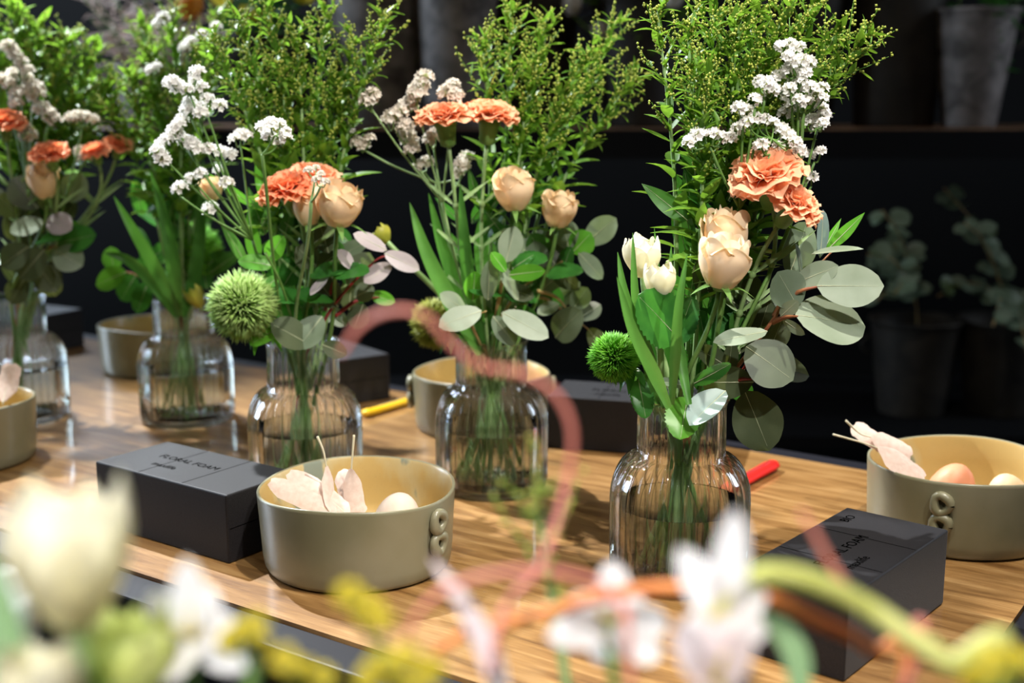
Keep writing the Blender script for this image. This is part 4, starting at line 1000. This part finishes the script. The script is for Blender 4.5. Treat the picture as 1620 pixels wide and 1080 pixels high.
# ------------------------------------------------------------------ bouquet 3, behind the front bowl
G3 = 'goldenrod stems in the vase behind the front bowl'
g3 = [((610, 18), (540, 260), .02, 'goldenrod stem leaning farthest right from the vase behind the front bowl'), ((560, 60), (520, 260), .03, None), ((515, 18), (500, 240), .06, None), ((468, 48), (480, 240), .04, None),
        ((422, 4), (460, 240), .07, 'tallest goldenrod stem of the vase behind the front bowl'), ((378, 28), (440, 260), .05, None), ((335, 62), (420, 270), .04, 'leftmost goldenrod stem of the vase behind the front bowl'), ((445, 110), (460, 300), .02, None), ((540, 130), (500, 300), .04, None), ((390, 130), (430, 300), .06, None)]
for i, (tp, md, dy, lb) in enumerate(g3):
    goldenrod(tp, md, 3, dy, 300+i, glabel([g[0] for g in g3], i, 'in the vase behind the front bowl'), G3, lf=0.036, dens=0.95, low=0.36, plume=0.34)
statice([[(272, 132), (284, 140), (296, 142), (308, 128), (312, 116), (318, 140)], [(300, 160), (296, 172)], [(288, 188), (282, 198), (276, 208)], [(264, 220), (256, 230), (250, 242), (258, 252)], [(280, 214), (292, 222), (304, 228), (312, 236)], [(318, 180), (328, 156), (316, 172), (348, 168)], [(330, 236), (344, 240), (356, 242), (366, 246)], [(284, 298)], [(302, 282), (318, 275)], [(333, 330)], [(380, 212), (372, 220), (388, 214)], [(346, 270), (358, 290)]],
        3, -0.05, 51, 'large white statice spray on the left of the vase behind the front bowl', 'statice sprays in the vases', 11, stalk=(400, 380), stem='stem')
statice([[(416, 202), (428, 196), (442, 198), (452, 210)], [(424, 214), (440, 222), (452, 218)]], 3, -0.13, 52, 'single white statice tuft on a curved stalk before the bouquet behind the front bowl', 'statice sprays in the vases', 10, stalk=(415, 245), stem='stem')
statice([[(488, 270), (500, 266), (508, 276)], [(515, 288), (500, 284)]], 3, -0.14, 53, 'tiny pale statice sprig lying over the orange carnations behind the front bowl', 'statice sprays in the vases', 7, stalk=(492, 320), m='statice_bl', stem='stem_pale')
carnation(452, 292, 96, 3, -0.05, (-0.3, -0.3), 54, 'orange carnation lower left in the vase behind the front bowl', 'carnations in the vases', 'carn_deep')
carnation(497, 275, 88, 3, -0.03, (0.1, -0.1), 55, 'orange carnation higher and right in the vase behind the front bowl', 'carnations in the vases', 'carn')
rose(537, 322, 76, 68, 3, -0.08, (0.15, -0.2), 56, 'large peach rose at the right of the vase behind the front bowl', 'roses in the vases', 'rose')
rose(486, 326, 50, 58, 3, -0.05, (-0.1, -0.1), 57, 'peach rosebud squeezed between the carnations and the large rose', 'roses in the vases', 'rose')
rose(335, 298, 36, 36, 3, 0.02, (-0.2, 0.0), 58, 'tiny peach rosebud left of the vase behind the front bowl, among white statice', 'roses in the vases', 'rose', leaves=False)
trick_ball(384, 484, 57, 3, -0.07, 59, 'large pale green dianthus ball lit from the left, over the vase behind the front bowl', 'ball_pale', 'bright_leaf')
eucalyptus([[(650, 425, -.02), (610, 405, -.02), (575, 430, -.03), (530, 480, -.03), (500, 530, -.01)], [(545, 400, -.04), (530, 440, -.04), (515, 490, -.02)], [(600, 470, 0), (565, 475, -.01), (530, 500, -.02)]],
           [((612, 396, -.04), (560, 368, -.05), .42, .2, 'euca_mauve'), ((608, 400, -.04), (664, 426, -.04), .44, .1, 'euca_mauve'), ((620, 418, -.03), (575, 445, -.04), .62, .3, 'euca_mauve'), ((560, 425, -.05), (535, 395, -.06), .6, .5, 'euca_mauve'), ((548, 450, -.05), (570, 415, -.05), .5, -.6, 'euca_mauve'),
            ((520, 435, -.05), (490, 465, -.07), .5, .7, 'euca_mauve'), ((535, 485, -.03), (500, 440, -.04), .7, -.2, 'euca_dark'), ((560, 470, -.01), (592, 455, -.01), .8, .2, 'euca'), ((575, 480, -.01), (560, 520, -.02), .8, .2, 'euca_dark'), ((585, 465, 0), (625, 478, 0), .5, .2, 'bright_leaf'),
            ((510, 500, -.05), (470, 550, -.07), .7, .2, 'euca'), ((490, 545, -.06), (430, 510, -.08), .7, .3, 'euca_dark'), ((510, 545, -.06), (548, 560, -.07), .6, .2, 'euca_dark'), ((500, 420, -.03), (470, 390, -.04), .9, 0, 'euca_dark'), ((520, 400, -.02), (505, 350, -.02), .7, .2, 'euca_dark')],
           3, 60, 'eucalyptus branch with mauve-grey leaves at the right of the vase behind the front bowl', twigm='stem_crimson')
tf = thing('lemon_leaf_sprig', P(450, 480, 1.53), 'sprig of bright glossy green leaves beside the pale green dianthus ball', 'leafy sprig')
mbs = MB(); tube(mbs, catmull([P(420, 400, 1.5), P(445, 450, 1.52), P(465, 520, 1.56), Vector((-0.283, 1.575, 0.19)), Vector((-0.26, 1.57, 0.02))], 6), 0.0018, 6); mbs.build('stem', M['stem'], tf)
for b, tp, w, rl, m in (((430, 420, -.05), (378, 408, -.06), .6, .2, 'bright_leaf'), ((425, 410, -.04), (445, 375, -.05), .7, .2, 'bright_leaf'), ((440, 440, -.05), (412, 455, -.06), .7, .2, 'bright_leaf'), ((440, 520, -.06), (395, 540, -.08), .6, .2, 'bright_leaf'), ((430, 500, -.05), (362, 522, -.07), .5, .4, 'bright_leaf'),
                        ((450, 450, 0), (480, 400, 0), .7, .2, 'dark_leaf'), ((455, 480, 0), (420, 440, 0), .8, .2, 'dark_leaf'), ((460, 500, 0), (510, 460, 0), .8, .2, 'dark_leaf'), ((465, 520, -.02), (450, 470, -.02), .8, .2, 'dark_leaf')):
    mb = MB(); leaf_between(mb, b, tp, w, rl, 'oval', 0.2, 0.14, 1.58, 0.02, 0.0, nl=14); mb.build('leaf', [M[m], M['vein']], tf)

# ------------------------------------------------------------------ bouquet 4, back-left vase
G4 = 'goldenrod stems in the back-left vase'
g4 = [((312, 70), (300, 280), .02, 'goldenrod stem at the right of the back-left bouquet'), ((272, 18), (285, 260), .05, 'tallest goldenrod stem of the back-left bouquet'), ((236, 75), (265, 280), .03, None), ((205, 120), (250, 300), .0, None), ((178, 170), (240, 320), .02, 'goldenrod stem leaning farthest left from the back-left vase'), ((345, 20), (310, 260), .08, None), ((225, 40), (262, 260), .09, None), ((290, 150), (285, 320), -.02, None)]
for i, (tp, md, dy, lb) in enumerate(g4):
    goldenrod(tp, md, 4, dy, 400+i, glabel([g[0] for g in g4], i, 'in the back-left vase'), G4, lf=0.042, dens=0.85, low=0.4, plume=0.3)
statice([[(258, 28), (250, 38)], [(302, 68), (292, 76)], [(320, 55), (342, 42)], [(240, 112), (248, 106)]], 4, -0.02, 71, 'sparse white statice tufts high in the back-left bouquet', 'statice sprays in the vases', 9, stalk=(285, 220), stem='stem')
trick_ball(305, 400, 48, 4, 0.05, 72, 'dim green dianthus ball low in the back-left bouquet')
tulip(308, 468, 32, 40, 4, -0.06, (-0.4, -0.2), 73, 'closed yellowish tulip bud leaning over the rim of the back-left vase', 'yellow-green tulip buds', m='bud_yel',
      blades=[([(285, 500, -.03), (250, 430, -.05), (215, 370, -.06), (180, 310, -.06)], 22, 'tulip_dark'), ([(285, 500, -.03), (275, 420, -.05), (262, 350, -.05), (238, 270, -.05)], 24, 'tulip_dark'), ([(290, 500, 0), (310, 430, 0), (318, 350, 0), (322, 250, 0)], 24, 'tulip_dark'), ([(280, 500, -.03), (235, 440, -.04), (200, 410, -.05), (165, 400, -.05)], 20, 'tulip_dark')])
eucalyptus([[(160, 440, 0), (200, 430, 0), (240, 450, 0), (270, 480, 0)]], [((200, 430, -.02), (150, 450, -.02), .7, .2, 'bright_leaf'), ((215, 435, -.02), (190, 475, -.02), .8, .1, 'dark_leaf'), ((235, 445, -.04), (215, 495, -.05), .6, .2, 'dark_leaf'), ((180, 430, 0), (175, 390, 0), .7, .2, 'bright_leaf'), ((230, 440, 0), (240, 400, 0), .8, .2, 'dark_leaf')],
           4, 74, 'short leafy branch hanging left over the farthest bowl')

# ------------------------------------------------------------------ bouquet 5, left edge
G5 = 'goldenrod stems in the left-edge vase'
g5 = [((25, 15), (30, 240), .06, None), ((62, 38), (45, 240), .07, 'sunlit goldenrod stem directly above the left-edge vase'), ((108, 55), (60, 260), .05, None), ((150, 78), (75, 280), .05, None), ((180, 128), (90, 300), .04, 'goldenrod stem leaning farthest right from the left-edge vase, glowing green'), ((-15, 40), (15, 240), .05, None), ((90, 110), (60, 300), .08, None), ((5, 90), (30, 260), .08, None), ((135, 135), (80, 310), .08, None)]
for i, (tp, md, dy, lb) in enumerate(g5):
    goldenrod(tp, md, 5, dy, 500+i, glabel([g[0] for g in g5], i, 'in the left-edge vase'), G5, lf=0.046, dens=0.95, low=0.42, plume=0.3)
statice([[(14, 75), (24, 88), (34, 100), (44, 112)], [(20, 118), (10, 132), (0, 126)], [(40, 122), (48, 134), (56, 140), (58, 152)], [(30, 150), (26, 165)], [(66, 172), (78, 182), (86, 190)], [(40, 205), (45, 215)]], 5, -0.05, 81, 'tall cream statice spray of the left-edge vase', 'statice sprays in the vases', 12, stalk=(45, 300), m='statice_bl', stem='stem')
statice([[(112, 188), (124, 184), (136, 186), (148, 190)], [(128, 240), (135, 250)]], 5, -0.05, 82, 'flat cream statice tuft between the orange carnations of the left-edge vase', 'statice sprays in the vases', 10, stalk=(110, 290), m='statice_bl', stem='stem')
carnation(8, 188, 64, 5, -0.07, (0.1, -0.3), 83, 'orange carnation cut by the left edge of the photo', 'carnations in the vases', 'carn_deep')
carnation(76, 238, 62, 5, -0.09, (-0.1, -0.4), 84, 'deep orange carnation above the left-edge vase, over a pale rose', 'carnations in the vases', 'carn_deep')
carnation(150, 236, 46, 5, -0.04, (-0.1, -0.4), 85, 'small orange carnation of the left-edge vase, second from its right', 'carnations in the vases', 'carn_deep')
carnation(190, 226, 48, 5, 0.0, (0.4, -0.2), 86, 'rightmost small orange carnation of the left-edge vase', 'carnations in the vases', 'carn_deep')
rose(68, 285, 50, 54, 5, -0.07, (0, -0.2), 87, 'pale peach rose below the deep orange carnation of the left-edge vase', 'roses in the vases', 'rose')
eucalyptus([[(110, 300, -.03), (95, 340, -.03), (60, 400, -.03), (35, 470, 0)], [(120, 400, -.02), (90, 390, -.02), (60, 400, -.03)]],
           [((105, 318, -.04), (130, 275, -.04), .8, .1, 'euca'), ((70, 350, -.06), (15, 365, -.08), .6, .2, 'euca_pale'), ((75, 345, -.06), (112, 362, -.08), .7, .1, 'euca_mauve'), ((80, 335, -.04), (70, 300, -.05), .8, .5, 'euca_dark'), ((60, 330, -.05), (20, 280, -.05), .8, .0, 'euca_dark'), ((45, 390, -.07), (0, 420, -.08), .8, .0, 'euca_dark'),
            ((70, 395, -.07), (30, 440, -.08), .8, .1, 'euca_dark'), ((85, 395, -.05), (130, 420, -.06), .8, .1, 'euca'), ((90, 385, -.04), (150, 370, -.05), .6, .1, 'dark_leaf'), ((60, 420, -.04), (90, 460, -.05), .8, .1, 'euca_dark'), ((40, 440, -.04), (15, 480, -.05), .8, .1, 'euca_dark'), ((100, 385, -.02), (120, 350, -.02), .8, .1, 'bright_leaf'), ((30, 340, -.03), (-5, 310, -.05), .8, .1, 'euca_dark')],
           5, 88, 'eucalyptus branch of the left-edge vase with round grey leaves')

# ------------------------------------------------------------------ background: shelf with buckets
def shelf_z(px, Y): return P(px, 203, Y).z
SY0, SY1 = 3.15, 3.75; sz = shelf_z(1400, SY0)
tsh = thing('display_shelf', (-0.5, 3.5, -0.9), 'long dark wooden display shelf across the back carrying metal buckets', 'shelf')
mb = MB(); box(mb, -4.2, 3.2, SY0, SY1, sz-0.03, sz); o = mb.build('shelf_board', M['shelf_wood'], tsh, smooth=False); bevel(o, 0.003)
mb = MB(); box(mb, -4.2, 3.2, SY0-0.02, SY0-0.0005, sz-0.075, sz-0.004); mb.build('front_rail', M['black_matte'], tsh, smooth=False)
mb = MB(); box(mb, -4.2, 3.2, 3.04, SY1, -0.36, -0.33); o = mb.build('lower_board', M['black_matte'], tsh, smooth=False)
for x in (-4.1, -1.9, 0.62, 3.1):
    mb = MB(); box(mb, x-0.03, x+0.03, SY1-0.05, SY1, -0.9, sz-0.031); mb.build('upright', M['black_matte'], tsh, smooth=False)
def bucket(x, y, z, r0, r1, h, m, label, lip=True):
    t = thing('metal_bucket', (x, y, z), label, 'bucket', 'metal buckets on the back shelf')
    Mx = Matrix.Translation((x, y, z)); mb = MB()
    lathe(mb, [(0, 0.002), (r0*0.97, 0.0), (r0, 0.006), (r0+(r1-r0)*0.3, h*0.3), (r0+(r1-r0)*0.33, h*0.315), (r0+(r1-r0)*0.9, h*0.9), (r1, h-0.012), (r1+0.006, h-0.006), (r1+0.006, h), (r1-0.003, h), (r1*0.9, h*0.8), (r0*0.9, 0.02), (0, 0.02)], 40, Mx)
    mb.build('bucket_body', M[m], t)
    for sd in (-1, 1):
        mb = MB(); pts = [Vector((x+sd*(r1+0.001+0.024*math.sin(math.pi*q/8)), y, z+h-0.045-0.055*q/8)) for q in range(9)]
        tube(mb, pts, 0.004, 6); mb.build('side_handle', M[m], t)
    return t
BK = [(1532, 3.30, 0.068, 0.108, 0.30, 'zinc', 'grey zinc bucket at the right end of the visible back shelf'),
      (1412, 3.38, 0.105, 0.125, 0.42, 'dark_bucket', 'tall blackened bucket beside the grey zinc bucket at right'),
      (1690, 3.35, 0.08, 0.12, 0.33, 'dark_bucket', 'dark bucket cut by the right edge on the back shelf'),
      (1265, 3.40, 0.08, 0.12, 0.36, 'dark_bucket', 'dark bucket hidden mostly behind the frontmost goldenrod'),
      (1010, 3.35, 0.09, 0.13, 0.33, 'dark_bucket', 'dark bucket holding blurred cream flowers above the middle vase'),
      (722, 3.35, 0.085, 0.12, 0.40, 'zinc', 'tall grey bucket directly above the coral carnations'),
      (600, 3.40, 0.10, 0.14, 0.38, 'zinc', 'grey bucket left of the tall one above the coral carnations'),
      (850, 3.42, 0.08, 0.12, 0.40, 'dark_bucket', 'dark bucket behind the middle goldenrod'),
      (430, 3.40, 0.09, 0.12, 0.24, 'dark_bucket', 'dark bucket behind the goldenrod over the front bowl'),
      (250, 3.35, 0.09, 0.12, 0.16, 'zinc', 'low bucket holding brown dried grass at upper left'),
      (40, 3.40, 0.09, 0.12, 0.24, 'dark_bucket', 'dark bucket in the upper left corner')]
bp = {}
for px, Y, r0, r1, h, m, lb in BK:
    q = P(px, 200, Y); bucket(q.x, Y, sz, r0, r1, h, m, lb); bp[px] = q.x
def leafy_clump(name, x, y, z, h, spread, n, L, w, m, label, cat, seed, flowers=None, kind='lance', low=0.3, droop=0.3):
    t = thing(name, (x, y, z), label, cat); rnd = random.Random(seed); ml = MB(); ms = MB(); mf = MB()
    for i in range(n):
        a = rnd.uniform(0, 2*math.pi); rr = spread*math.sqrt(rnd.random()); hh = h*rnd.uniform(0.6, 1)
        top = Vector((x+rr*math.cos(a), y+rr*math.sin(a)*0.8, z+hh)); path = catmull([Vector((x+rr*0.15*math.cos(a), y+rr*0.15*math.sin(a), z)), Vector((x+rr*0.5*math.cos(a), y+rr*0.4*math.sin(a), z+hh*0.6)), top], 5)
        tube(ms, path, 0.002, 5)
        for j in range(int(len(path)*1.5)):
            f = low+(1-low)*j/(len(path)*1.5); q = path[min(len(path)-1, int(f*(len(path)-1)))]; b = rnd.uniform(0, 6.3)
            V, F = leafgeo(L*rnd.uniform(.6, 1.1), w*rnd.uniform(.8, 1.1), 6, 2, kind, 0.15, droop)
            ml.add(V, F, frame(q, Vector((math.cos(b), math.sin(b), rnd.uniform(-.2, .8))), Vector((0, -0.6, 1))))
        if flowers:
            for _ in range(flowers[1]):
                c = top + Vector((rnd.gauss(0, 1), rnd.gauss(0, 1), rnd.gauss(0, 1)))*flowers[2]
                petal_cup(mf, zframe(c, (rnd.gauss(0, .4), -0.5+rnd.gauss(0, .4), 1), 0), flowers[3], flowers[3]*1.5, 5, 0.75, rose_prof, 'round', 0.3, 1, 0.1, i)
    ms.build('stems', M['stem'], t); ml.build('leaves', M[m], t)
    if flowers: mf.build('blossoms', M[flowers[0]], t)
    return t
leafy_clump('flower_bunch', bp[1010], 3.35, sz+0.05, 0.42, 0.20, 12, 0.09, 0.025, 'solid_leaf', 'blurred bunch of cream flowers and green leaves in the bucket above the middle vase', 'flowers', 3, ('statice_bl', 2, 0.02, 0.022))
leafy_clump('flower_bunch', bp[430], 3.40, sz+0.05, 0.40, 0.14, 8, 0.08, 0.025, 'dark_leaf', 'bunch with orange-yellow blossoms in the bucket at upper left', 'flowers', 4, ('yellow', 1, 0.02, 0.03))
leafy_clump('dried_grass_bunch', bp[250], 3.35, sz+0.04, 0.34, 0.22, 26, 0.10, 0.008, 'feather', 'blurred bunch of brown dried grass at upper left', 'dried grass', 5)
leafy_clump('green_foliage_bunch', bp[1532], 3.30, sz+0.05, 0.40, 0.14, 10, 0.08, 0.02, 'dark_leaf', 'green foliage bunch in the grey zinc bucket', 'foliage', 6)
for i, (px, py, rpx, m, low, lb) in enumerate([(300, 10, 20, 'bud_far', 430, 'round orange blossom blurred at the top, left of centre'), (905, 8, 15, 'statice_bl', 1010, 'leftmost blurred cream blossom at the top, above the middle vase'),
        (985, 14, 15, 'statice_bl', 1010, 'blurred cream blossom at the very top, right of the middle goldenrod'), (950, 48, 14, 'statice_bl', 1010, 'lower blurred cream blossom beside the middle goldenrod')]):
    c = P(px, py, 3.28); r = S(rpx, 3.28); t = thing('distant_blossom', c, lb, 'flower', 'blurred blossoms on the back shelf')
    mb = MB(); rose_bloom(mb, Matrix.Translation(c - Vector((0, 0, r))), r, r*1.9, i); mb.build('bloom', M[m], t)
    mb = MB(); tube(mb, catmull([c - Vector((0, 0, r)), Vector(((c.x+bp[low])/2, 3.32, c.z-0.1)), Vector((bp[low], 3.36, sz+0.1))], 5), 0.003, 6); mb.build('stem', M['stem'], t)
# eucalyptus in the dark below the shelf
leafy = [(1345, 585), (1380, 560), (1420, 590)]
rnd = random.Random(12)
lower = []
for n_, (px, Y, lb) in enumerate([(1450, 3.3, 'dim eucalyptus bunch in the dark under the shelf, left half'), (1590, 3.3, 'dim eucalyptus bunch in the dark under the shelf, nearest the right edge')]):
    qx = P(px, 500, Y).x
    bucket(qx, Y, -0.33, 0.09, 0.12, 0.26, 'dark_bucket', lb.replace('eucalyptus bunch', 'black bucket').replace('dim ', 'barely visible '))['group'] = 'black buckets below the shelf'
    t = thing('eucalyptus_bunch', (qx, Y, -0.3), lb, 'eucalyptus', 'eucalyptus bunches below the shelf')
    mt, ml = MB(), MB()
    for i in range(6):
        ex = P(px + rnd.uniform(-120, 60), rnd.uniform(280, 560), Y-rnd.uniform(0.05, 0.45))
        path = catmull([ex, (ex+Vector((qx, Y, -0.1)))/2 + Vector((0, 0, 0.08)), Vector((qx, Y, -0.05)), Vector((qx, Y, -0.3))], 6); tube(mt, path, 0.002, 5)
        for j in range(1, 10, 2):
            c = path[j]; 
            for sd in (-1, 1):
                b = rnd.uniform(0, 6.3); L = rnd.uniform(0.04, 0.065)
                V, F = leafgeo(L, L*0.72, 7, 4, 'euca', 0.1, 0.15); ml.add(V, F, frame(c, Vector((sd*math.cos(b), sd*math.sin(b)*0.7, rnd.uniform(-.3, .6))), Vector((rnd.uniform(-.4, .4), -0.8, 0.8))))
    mt.build('twigs', M['stem_olive'], t); ml.build('leaves', M['euca'], t)

# ------------------------------------------------------------------ foreground: a second counter with flowers close to the lens
FC = thing('front_counter', (0, 0.42, -0.9), 'black counter in front of the oak table, below the blurred flowers', 'counter')
mb = MB(); box(mb, -0.75, 0.55, 0.20, 0.60, -0.06, -0.03); o = mb.build('counter_top', M['black_matte'], FC, smooth=False); bevel(o, 0.003)
for x in (-0.70, 0.50):
    for y in (0.24, 0.56):
        mb = MB(); box(mb, x-0.025, x+0.025, y-0.025, y+0.025, -0.9, -0.061); mb.build('leg', M['black_matte'], FC, smooth=False)
def jar(x, y, label):
    t = thing('black_flower_jar', (x, y, -0.03), label, 'jar', 'black jars on the front counter')
    mb = MB(); lathe(mb, [(0, 0), (0.05, 0), (0.055, 0.005), (0.058, 0.12), (0.048, 0.15), (0.05, 0.16), (0.046, 0.16), (0.044, 0.15), (0.053, 0.12), (0.05, 0.01), (0, 0.01)], 40, Matrix.Translation((x, y, -0.03))); mb.build('jar_body', M['black_trim'], t)
    return t
JA = Vector((-0.145, 0.40, 0.0)); JB = Vector((0.07, 0.42, 0.0))
jar(JA.x, JA.y, 'black jar under the blurred tulips at lower left'); jar(JB.x, JB.y, 'black jar under the blurred white blossoms at lower right')
GF = 'blurred foreground tulips'
tulip(110, 875, 205, 245, None, 0, (-0.05, 0.02), 91, 'very large blurred white tulip in the lower left corner', GF, Yabs=0.385, foot=JA+Vector((0.01, 0, 0)),
      blades=[([(60, 1180, .0), (20, 1080, -.01), (5, 980, -.01), (-25, 860, 0)], 90, 'muted')], open_=0.03)
tulip(205, 1045, 140, 190, None, 0, (0.1, 0.0), 92, 'greenish-white blurred tulip low at lower left, below the large white tulip', GF, m='tulip_base', Yabs=0.41, foot=JA+Vector((0.02, 0.01, 0)))
tulip(60, 1090, 150, 160, None, 0, (0.0, 0.0), 93, 'pale blurred tulip at the very bottom left', GF, m='tulip', Yabs=0.36, foot=JA+Vector((-0.01, 0.01, 0)))
def lily(cx, cy, petals, Y, foot, k, label, m='white_flower', w=0.30):
    """open blossom; petals listed by their tips in the photo"""
    c = P(cx, cy, Y); t = thing('white_blossom', c, label, 'blossom', 'blurred white blossoms in the foreground')
    mb = MB(); rnd = random.Random(k)
    for (x, y) in petals:
        tip = P(x, y, Y + rnd.uniform(-0.02, 0.015)); d = tip-c; V, F = leafgeo(d.length*1.1, max(d.length*w, S(66, Y)), 10, 4, 'oval', 0.25, 0.12)
        mb.add(V, F, frame(c - d*0.03, d, Vector((rnd.uniform(-.3, .3), -1, 0.4))))
    mb.build('petals', M[m], t)
    mb = MB()
    for q in range(5):
        tube(mb, [c, c+Vector((rnd.gauss(0, .3), -0.6, rnd.gauss(0.5, .3)))*0.012], 0.0007, 5)
    mb.build('stamens', M['yellow'], t)
    mb = MB(); tube(mb, catmull([c, c.lerp(Vector(foot), 0.5)+Vector((0, 0, 0.02)), Vector(foot)], 6), 0.0022, 6); mb.build('stem', M['stem'], t)
    return t
lily(305, 1010, [(295, 905), (235, 945), (360, 980), (395, 1050), (265, 1070), (330, 930)], 0.42, JA+Vector((0.02, -0.01, 0)), 1, 'cream-white blurred blossom right of the large tulip')
lily(960, 985, [(975, 890), (880, 1005), (1010, 930), (1055, 985), (960, 1050), (905, 950), (1040, 1040)], 0.46, JB, 2, 'white blurred blossom in front of the foot of the frontmost vase')
lily(1140, 980, [(1165, 830), (1085, 880), (1205, 930), (1080, 1010), (1205, 1000), (1130, 900), (1150, 1070)], 0.42, JB+Vector((0.01, 0, 0)), 3, 'tall white blurred blossom with upright petals, left of the front foam block')
lily(1130, 1080, [(1080, 1000), (1180, 1010), (1120, 1120), (1200, 1090), (1140, 980)], 0.40, JB+Vector((0.01, 0.01, 0)), 4, 'blush-white blurred blossom at the bottom, below the upright one', 'pink_petal')
# long blush petal
tp_ = thing('blush_tulip_leaf', P(790, 1100, 0.44), 'long narrow blush blade crossing the corner of the front bowl', 'petal')
blade(tp_, [(800, 1130, 0), (775, 1040, 0), (735, 960, 0), (680, 880, .01)], 44, 'pink_petal', 0.44, 0.3, 0.35, 'blade_leaf')
mb = MB(); tube(mb, catmull([P(800, 1120, .44), P(820, 1220, .43), JB], 6), 0.002, 6); mb.build('stem', M['stem_pale'], tp_)
for i, (sp, st, Yy, lb) in enumerate([([[(565, 950), (550, 940), (580, 965)], [(605, 985)]], (600, 1020), .40, 'yellow-green blurred flower tip just below the front bowl'),
        ([[(600, 1055), (640, 1040), (680, 1060)], [(620, 1075), (660, 1085)], [(585, 1075)]], (640, 1110), .37, 'bright yellow blurred blossoms at the bottom, left of centre'),
        ([[(385, 1000), (405, 990), (370, 1015)], [(410, 1020)]], (400, 1060), .39, 'yellow blurred blossoms right of the cream-white blossom'),
        ([[(450, 1045), (480, 1060)], [(510, 1075)]], (480, 1110), .39, 'yellow-green blurred blossoms at the bottom under the table edge'),
        ([[(1570, 1045), (1600, 1035), (1625, 1050)], [(1540, 1065), (1590, 1070)]], (1580, 1110), .38, 'yellow blurred blossoms in the lower right corner')]):
    statice(sp, None, 0, 600+i, lb, 'blurred yellow blossoms in the foreground', 22, m='yellow', stalk=st, Yabs=Yy, foot=(JA if sp[0][0][0] < 530 else JB)+Vector((0.01, 0.01, 0.05)))
goldenrod((850, 770), (870, 920), None, 0, 610, 'slender green blurred sprig crossing the table right of the front bowl', 'blurred green sprigs in the foreground', dens=0.45, lf=0.007, Yabs=.56, foot=JB+Vector((-0.01, 0.01, 0.05)), buds=0.5, plume=0.3, low=0.35)
def twig(pts, w, m, label, name='willow_twig', grp='bent willow twigs in the foreground', foot=JB):
    P3 = [P(x, y, Y) for x, y, Y in pts]
    path = catmull(P3 + ([Vector(foot)] if foot is not None else []), 8); n = len(path)
    mb = MB(); tube(mb, path, [w*(0.75+0.25*min(1, i/n*3)) for i in range(n)], 8); o = mb.build(name, M[m]); return tag(o, label, 'twig', grp)
twig([(540, 560, .47), (570, 515, .47), (620, 492, .47), (672, 500, .47), (715, 545, .47), (765, 580, .47), (830, 592, .47), (880, 625, .47), (905, 680, .47), (900, 750, .47), (880, 830, .46), (850, 900, .45), (800, 960, .44), (780, 1060, .43), (800, 1150, .47)], 0.0014, 'pink_stem', 'coral twig looping high over the rim of the middle vase')
twig([(640, 1010, .43), (670, 960, .43), (720, 925, .43), (800, 905, .43), (880, 905, .43), (950, 925, .43), (990, 980, .42), (1000, 1100, .41)], 0.0014, 'pink_stem', 'coral twig arching low across the table, right of the front bowl')
twig([(1268, 810, .43), (1292, 850, .43), (1320, 900, .43), (1362, 960, .43), (1420, 1010, .42), (1430, 1100, .41)], 0.0015, 'pink_stem', 'coral twig crossing the lettered top of the front foam block')
twig([(690, 1030, .46), (740, 1000, .46), (800, 985, .46), (870, 968, .46), (940, 945, .45), (1040, 930, .45), (1120, 935, .44), (1210, 945, .44), (1300, 985, .44), (1380, 1030, .44), (1420, 1120, .44)], 0.0026, 'orange_stem', 'thick orange twig behind the white foreground blossoms')
tl = twig([(1120, 1050, .42), (1140, 960, .42), (1180, 915, .42), (1240, 908, .42), (1310, 928, .42), (1380, 965, .42), (1440, 1008, .41), (1500, 1050, .40), (1560, 1120, .40)], 0.0040, 'lime_stem', 'thick lime green stem arching in front of the foam block at lower right', 'arched_stem', 'arched lime stem')
tg = thing('curled_green_leaf', P(1250, 1060, .44), 'curled green leaf low in front of the front foam block', 'leaf')
blade(tg, [(1180, 980, 0), (1215, 985, 0), (1245, 1010, 0), (1262, 1060, 0), (1262, 1140, 0)][::-1], 50, 'muted', 0.44, 0.2, 0.3, 'leaf_blade')
mb = MB(); tube(mb, catmull([P(1262, 1140, .44), P(1230, 1250, .44), JB], 6), 0.002, 6); mb.build('stem', M['stem'], tg)
# red ribbed candle glass with a white enamel rim, on the front counter
cg = P(12, 975, 0.56)
tcg = thing('red_ribbed_tumbler', (cg.x, 0.56, -0.03), 'red ribbed tumbler with a white rim at the lower left corner', 'tumbler')
mb = MB(); h = cg.z+0.005+0.03
Mx = Matrix.Translation((cg.x-0.018, 0.545, -0.03))
lathe(mb, [(0, 0), (0.028, 0), (0.030, 0.01), (0.034, h-0.012), (0.034, h-0.012)], 80, Mx, lambda r, z, a, i: r*(1+0.02*math.sin(a*18)))
mb.build('glass', M['red_glass'], tcg)
mb = MB(); lathe(mb, [(0.0345, h-0.0125), (0.0365, h-0.010), (0.037, h+0.010), (0.0355, h+0.012), (0.033, h+0.010), (0.033, h-0.010)], 60, Mx); mb.build('rim_band', M['white_enamel'], tcg)
